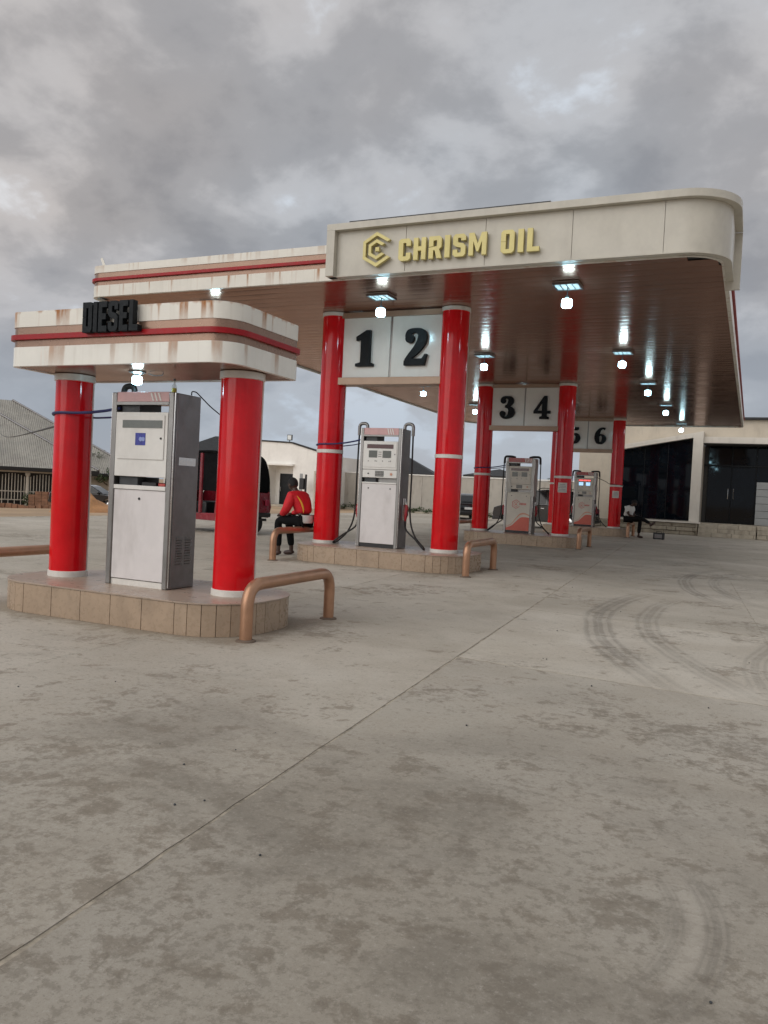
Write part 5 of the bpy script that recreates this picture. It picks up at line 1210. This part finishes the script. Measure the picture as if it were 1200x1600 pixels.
# ------------------------------------------------------------------ zinc roofed house on the far left
fh = Vector((-math.sin(YAW), math.cos(YAW), 0)); rh = Vector((math.cos(YAW), math.sin(YAW), 0))
cr0 = fh*60+rh*(-22.0); ee = (-(rh*math.cos(R(30)))-fh*math.sin(R(30)))          # along the eave, leftwards and nearer
ang = math.atan2(-ee.y, -ee.x)                                                    # local +x = right end of the eave
zh = thing('zinc_house', 'bungalow with ribbed zinc roof and white barred verandah at the far left', 'house', (cr0.x, cr0.y, -1.22), ang)
EV = 2.92; pitch = 0.63
def corrugated(x_r, y_e, wid, dep, z_e):
    """front slope of a hip roof: right end cut by the hip; ribs run up the slope"""
    q = MB(); p = .15; nr = int(wid/p)
    for k in range(nr):
        for (f0, f1, h0, h1) in ((0, .25, 0, .035), (.25, .5, .035, .035), (.5, .75, .035, 0), (.75, 1, 0, 0)):
            xa, xb = x_r-(k+f0)*p, x_r-(k+f1)*p
            ya, yb = min(dep, (k+f0)*p), min(dep, (k+f1)*p)
            q.quad((xb, y_e, z_e+h1), (xa, y_e, z_e+h0), (xa, y_e+ya, z_e+ya*pitch+h0), (xb, y_e+yb, z_e+yb*pitch+h1))
    return q
corrugated(.6, -.6, 17, 8, EV).build('roof_slope', 'roof_zinc', zh, smooth=False)
corrugated(5.5, 5.4, 16, 9.5, EV-.15).build('rear_roof_slope', 'roof_zinc', zh, smooth=False)
MB().tube([(.6, -.6, EV+.05), (-7.4, 7.4, EV+8*pitch+.05)], .09, 8).build('hip_cap', 'steel_dark', zh); MB().tube([(5.5, 5.4, EV-.1), (-4.0, 14.9, EV-.1+9.5*pitch)], .09, 8).build('hip_cap', 'steel_dark', zh)
MB().box(-16.5, .65, -.66, -.60, EV-.26, EV-.002).build('fascia_board', 'fascia_black', zh, smooth=False); MB().box(-10, 5.5, 5.30, 5.36, EV-.40, EV-.16).build('fascia_board', 'fascia_black', zh, smooth=False)
MB().box(-16, .2, 1.6, 1.8, -.3, EV).build('back_wall', 'room_dark', zh, smooth=False); MB().box(.2, 4.9, 5.9, 6.1, -.3, EV-.2).build('side_wing', 'wall_beige', zh, smooth=False)
MB().box(-16, .25, -.05, 1.5, -.3, .12).build('verandah_floor', 'block_brown', zh, smooth=False); MB().box(-16, .2, -.02, .2, EV-.38, EV-.27).build('verandah_beam', 'wall_beige', zh, smooth=False)
for k in range(7):
    x = -.05-2.05*k
    MB().lathe([(.17, .121), (.17, .3), (.12, .34), (.11, EV-.62), (.17, EV-.55), (.17, EV-.381)], x, .08, 14).build('pillar', 'bar_white', zh)
    for i in range(1, 10):
        xx = x-2.05*i/10; top_ = EV-.75+.30*math.sin(math.pi*i/10)
        MB().box(xx-.025, xx+.025, .06, .10, .55 if i % 2 else .13, top_).build('bar', 'bar_white', zh, smooth=False)
    for z_ in (.55, 1.15): MB().box(x-2.05+.12, x-.12, .101, .13, z_, z_+.07).build('rail', 'bar_white', zh, smooth=False)
bs = thing('block_stack', 'stack of brown clay blocks before the barred verandah', 'blocks', (cr0.x+rh.x*-1.9-fh.x*3, cr0.y+rh.y*-1.9-fh.y*3, -1.13), YAW)
for i in range(5):
    for j in range(5):
        for k in range(2):
            if j == 4 and i in (0, 3): continue
            MB().box(-1.2+.46*i+.01, -1.2+.46*i+.45, .24*k, .24*k+.22, .235*j+.003, .235*j+.228).build('block', 'block_brown', bs, smooth=False, bevel=.01)
bs2 = thing('rubble_edge', 'low broken line of brown blocks along the sandy road', 'blocks', (cr0.x+rh.x*-4-fh.x*5, cr0.y+rh.y*-4-fh.y*5, -1.12), YAW)
for i in range(26):
    x = -5+.42*i+rnd.uniform(-.05, .05); a = rnd.uniform(-.3, .3); q = MB().box(-.2, .2, -.12, .12, 0, rnd.uniform(.15, .32)); q.xf(lambda p: (p[0]*math.cos(a)-p[1]*math.sin(a)+x, p[0]*math.sin(a)+p[1]*math.cos(a), p[2])).build('block', 'block_brown', bs2, smooth=False, bevel=.02)
for i, (a, b, lb) in enumerate(((-6.6, -3.6, 'green hedge bush at the left edge of the photo'), (-3.2, -2.6, 'small dark bush beside the clay blocks'))):
    p = cr0+rh*a+fh*b; t = thing('bush', lb, 'bush', (p.x, p.y, -1.15)); q = MB(); leaves(q, (0, 0, .55), (.8 if i == 0 else .4, .5, .6), 420, .16, random.Random(20+i)); q.build('foliage', 'leaf', t, smooth=False); MB().tube([(0, 0, -.1), (.03, 0, .5)], [.05, .03], 6).build('stem', 'bark', t)
# sand heap
rg = random.Random(4); q = MB(); nr, na = 9, 26
for i in range(nr+1):
    for k in range(na):
        a = 2*math.pi*k/na; r_ = 1.7*i/nr; z = .95*(1-i/nr)**1.25*(1+.12*math.sin(3*a+i)+rg.uniform(-.05, .05)); q.v.append((r_*math.cos(a)*(1+.1*math.sin(2*a)), r_*math.sin(a), z if i < nr else -.2))
for i in range(nr):
    for k in range(na): k2 = (k+1) % na; q.f.append((i*na+k, (i+1)*na+k, (i+1)*na+k2, i*na+k2))
tag(q.build('sand_heap', 'sand_orange', ang=80, loc=(-29.2, 29.6, -.42)), 'heap of orange sand beside the road left of the diesel pump', 'sand heap')
pa, pb = Vector((-6.80, 6.48, 1.90)), Vector((-66, 55.0, 5.6))
tag(MB().tube([tuple(pa.lerp(pb, k/30)-Vector((0, 0, .5*math.sin(math.pi*k/30)))) for k in range(31)], .012, 6).build('power_line', 'black_rubber'), 'thin dark wire running left from the diesel column across the zinc roof', 'wire')

rg = random.Random(9); q = MB()
for _ in range(60):
    x, y = rg.uniform(-7.5, 1.0), rg.uniform(1.8, 13.0)
    if -7.2 < x < -3.8 and 5.6 < y < 7.3 or y > 12.4 and x < -4: continue
    r_ = rg.uniform(.003, .008); q.ball((x, y, r_*.6), r_, 6, 4, (1, rg.uniform(.7, 1.2), .7))
gr = q.build('grit', 'dark_box'); gr['kind'] = 'stuff'; tag(gr, 'scattered dark grit lying on the concrete forecourt', 'grit')
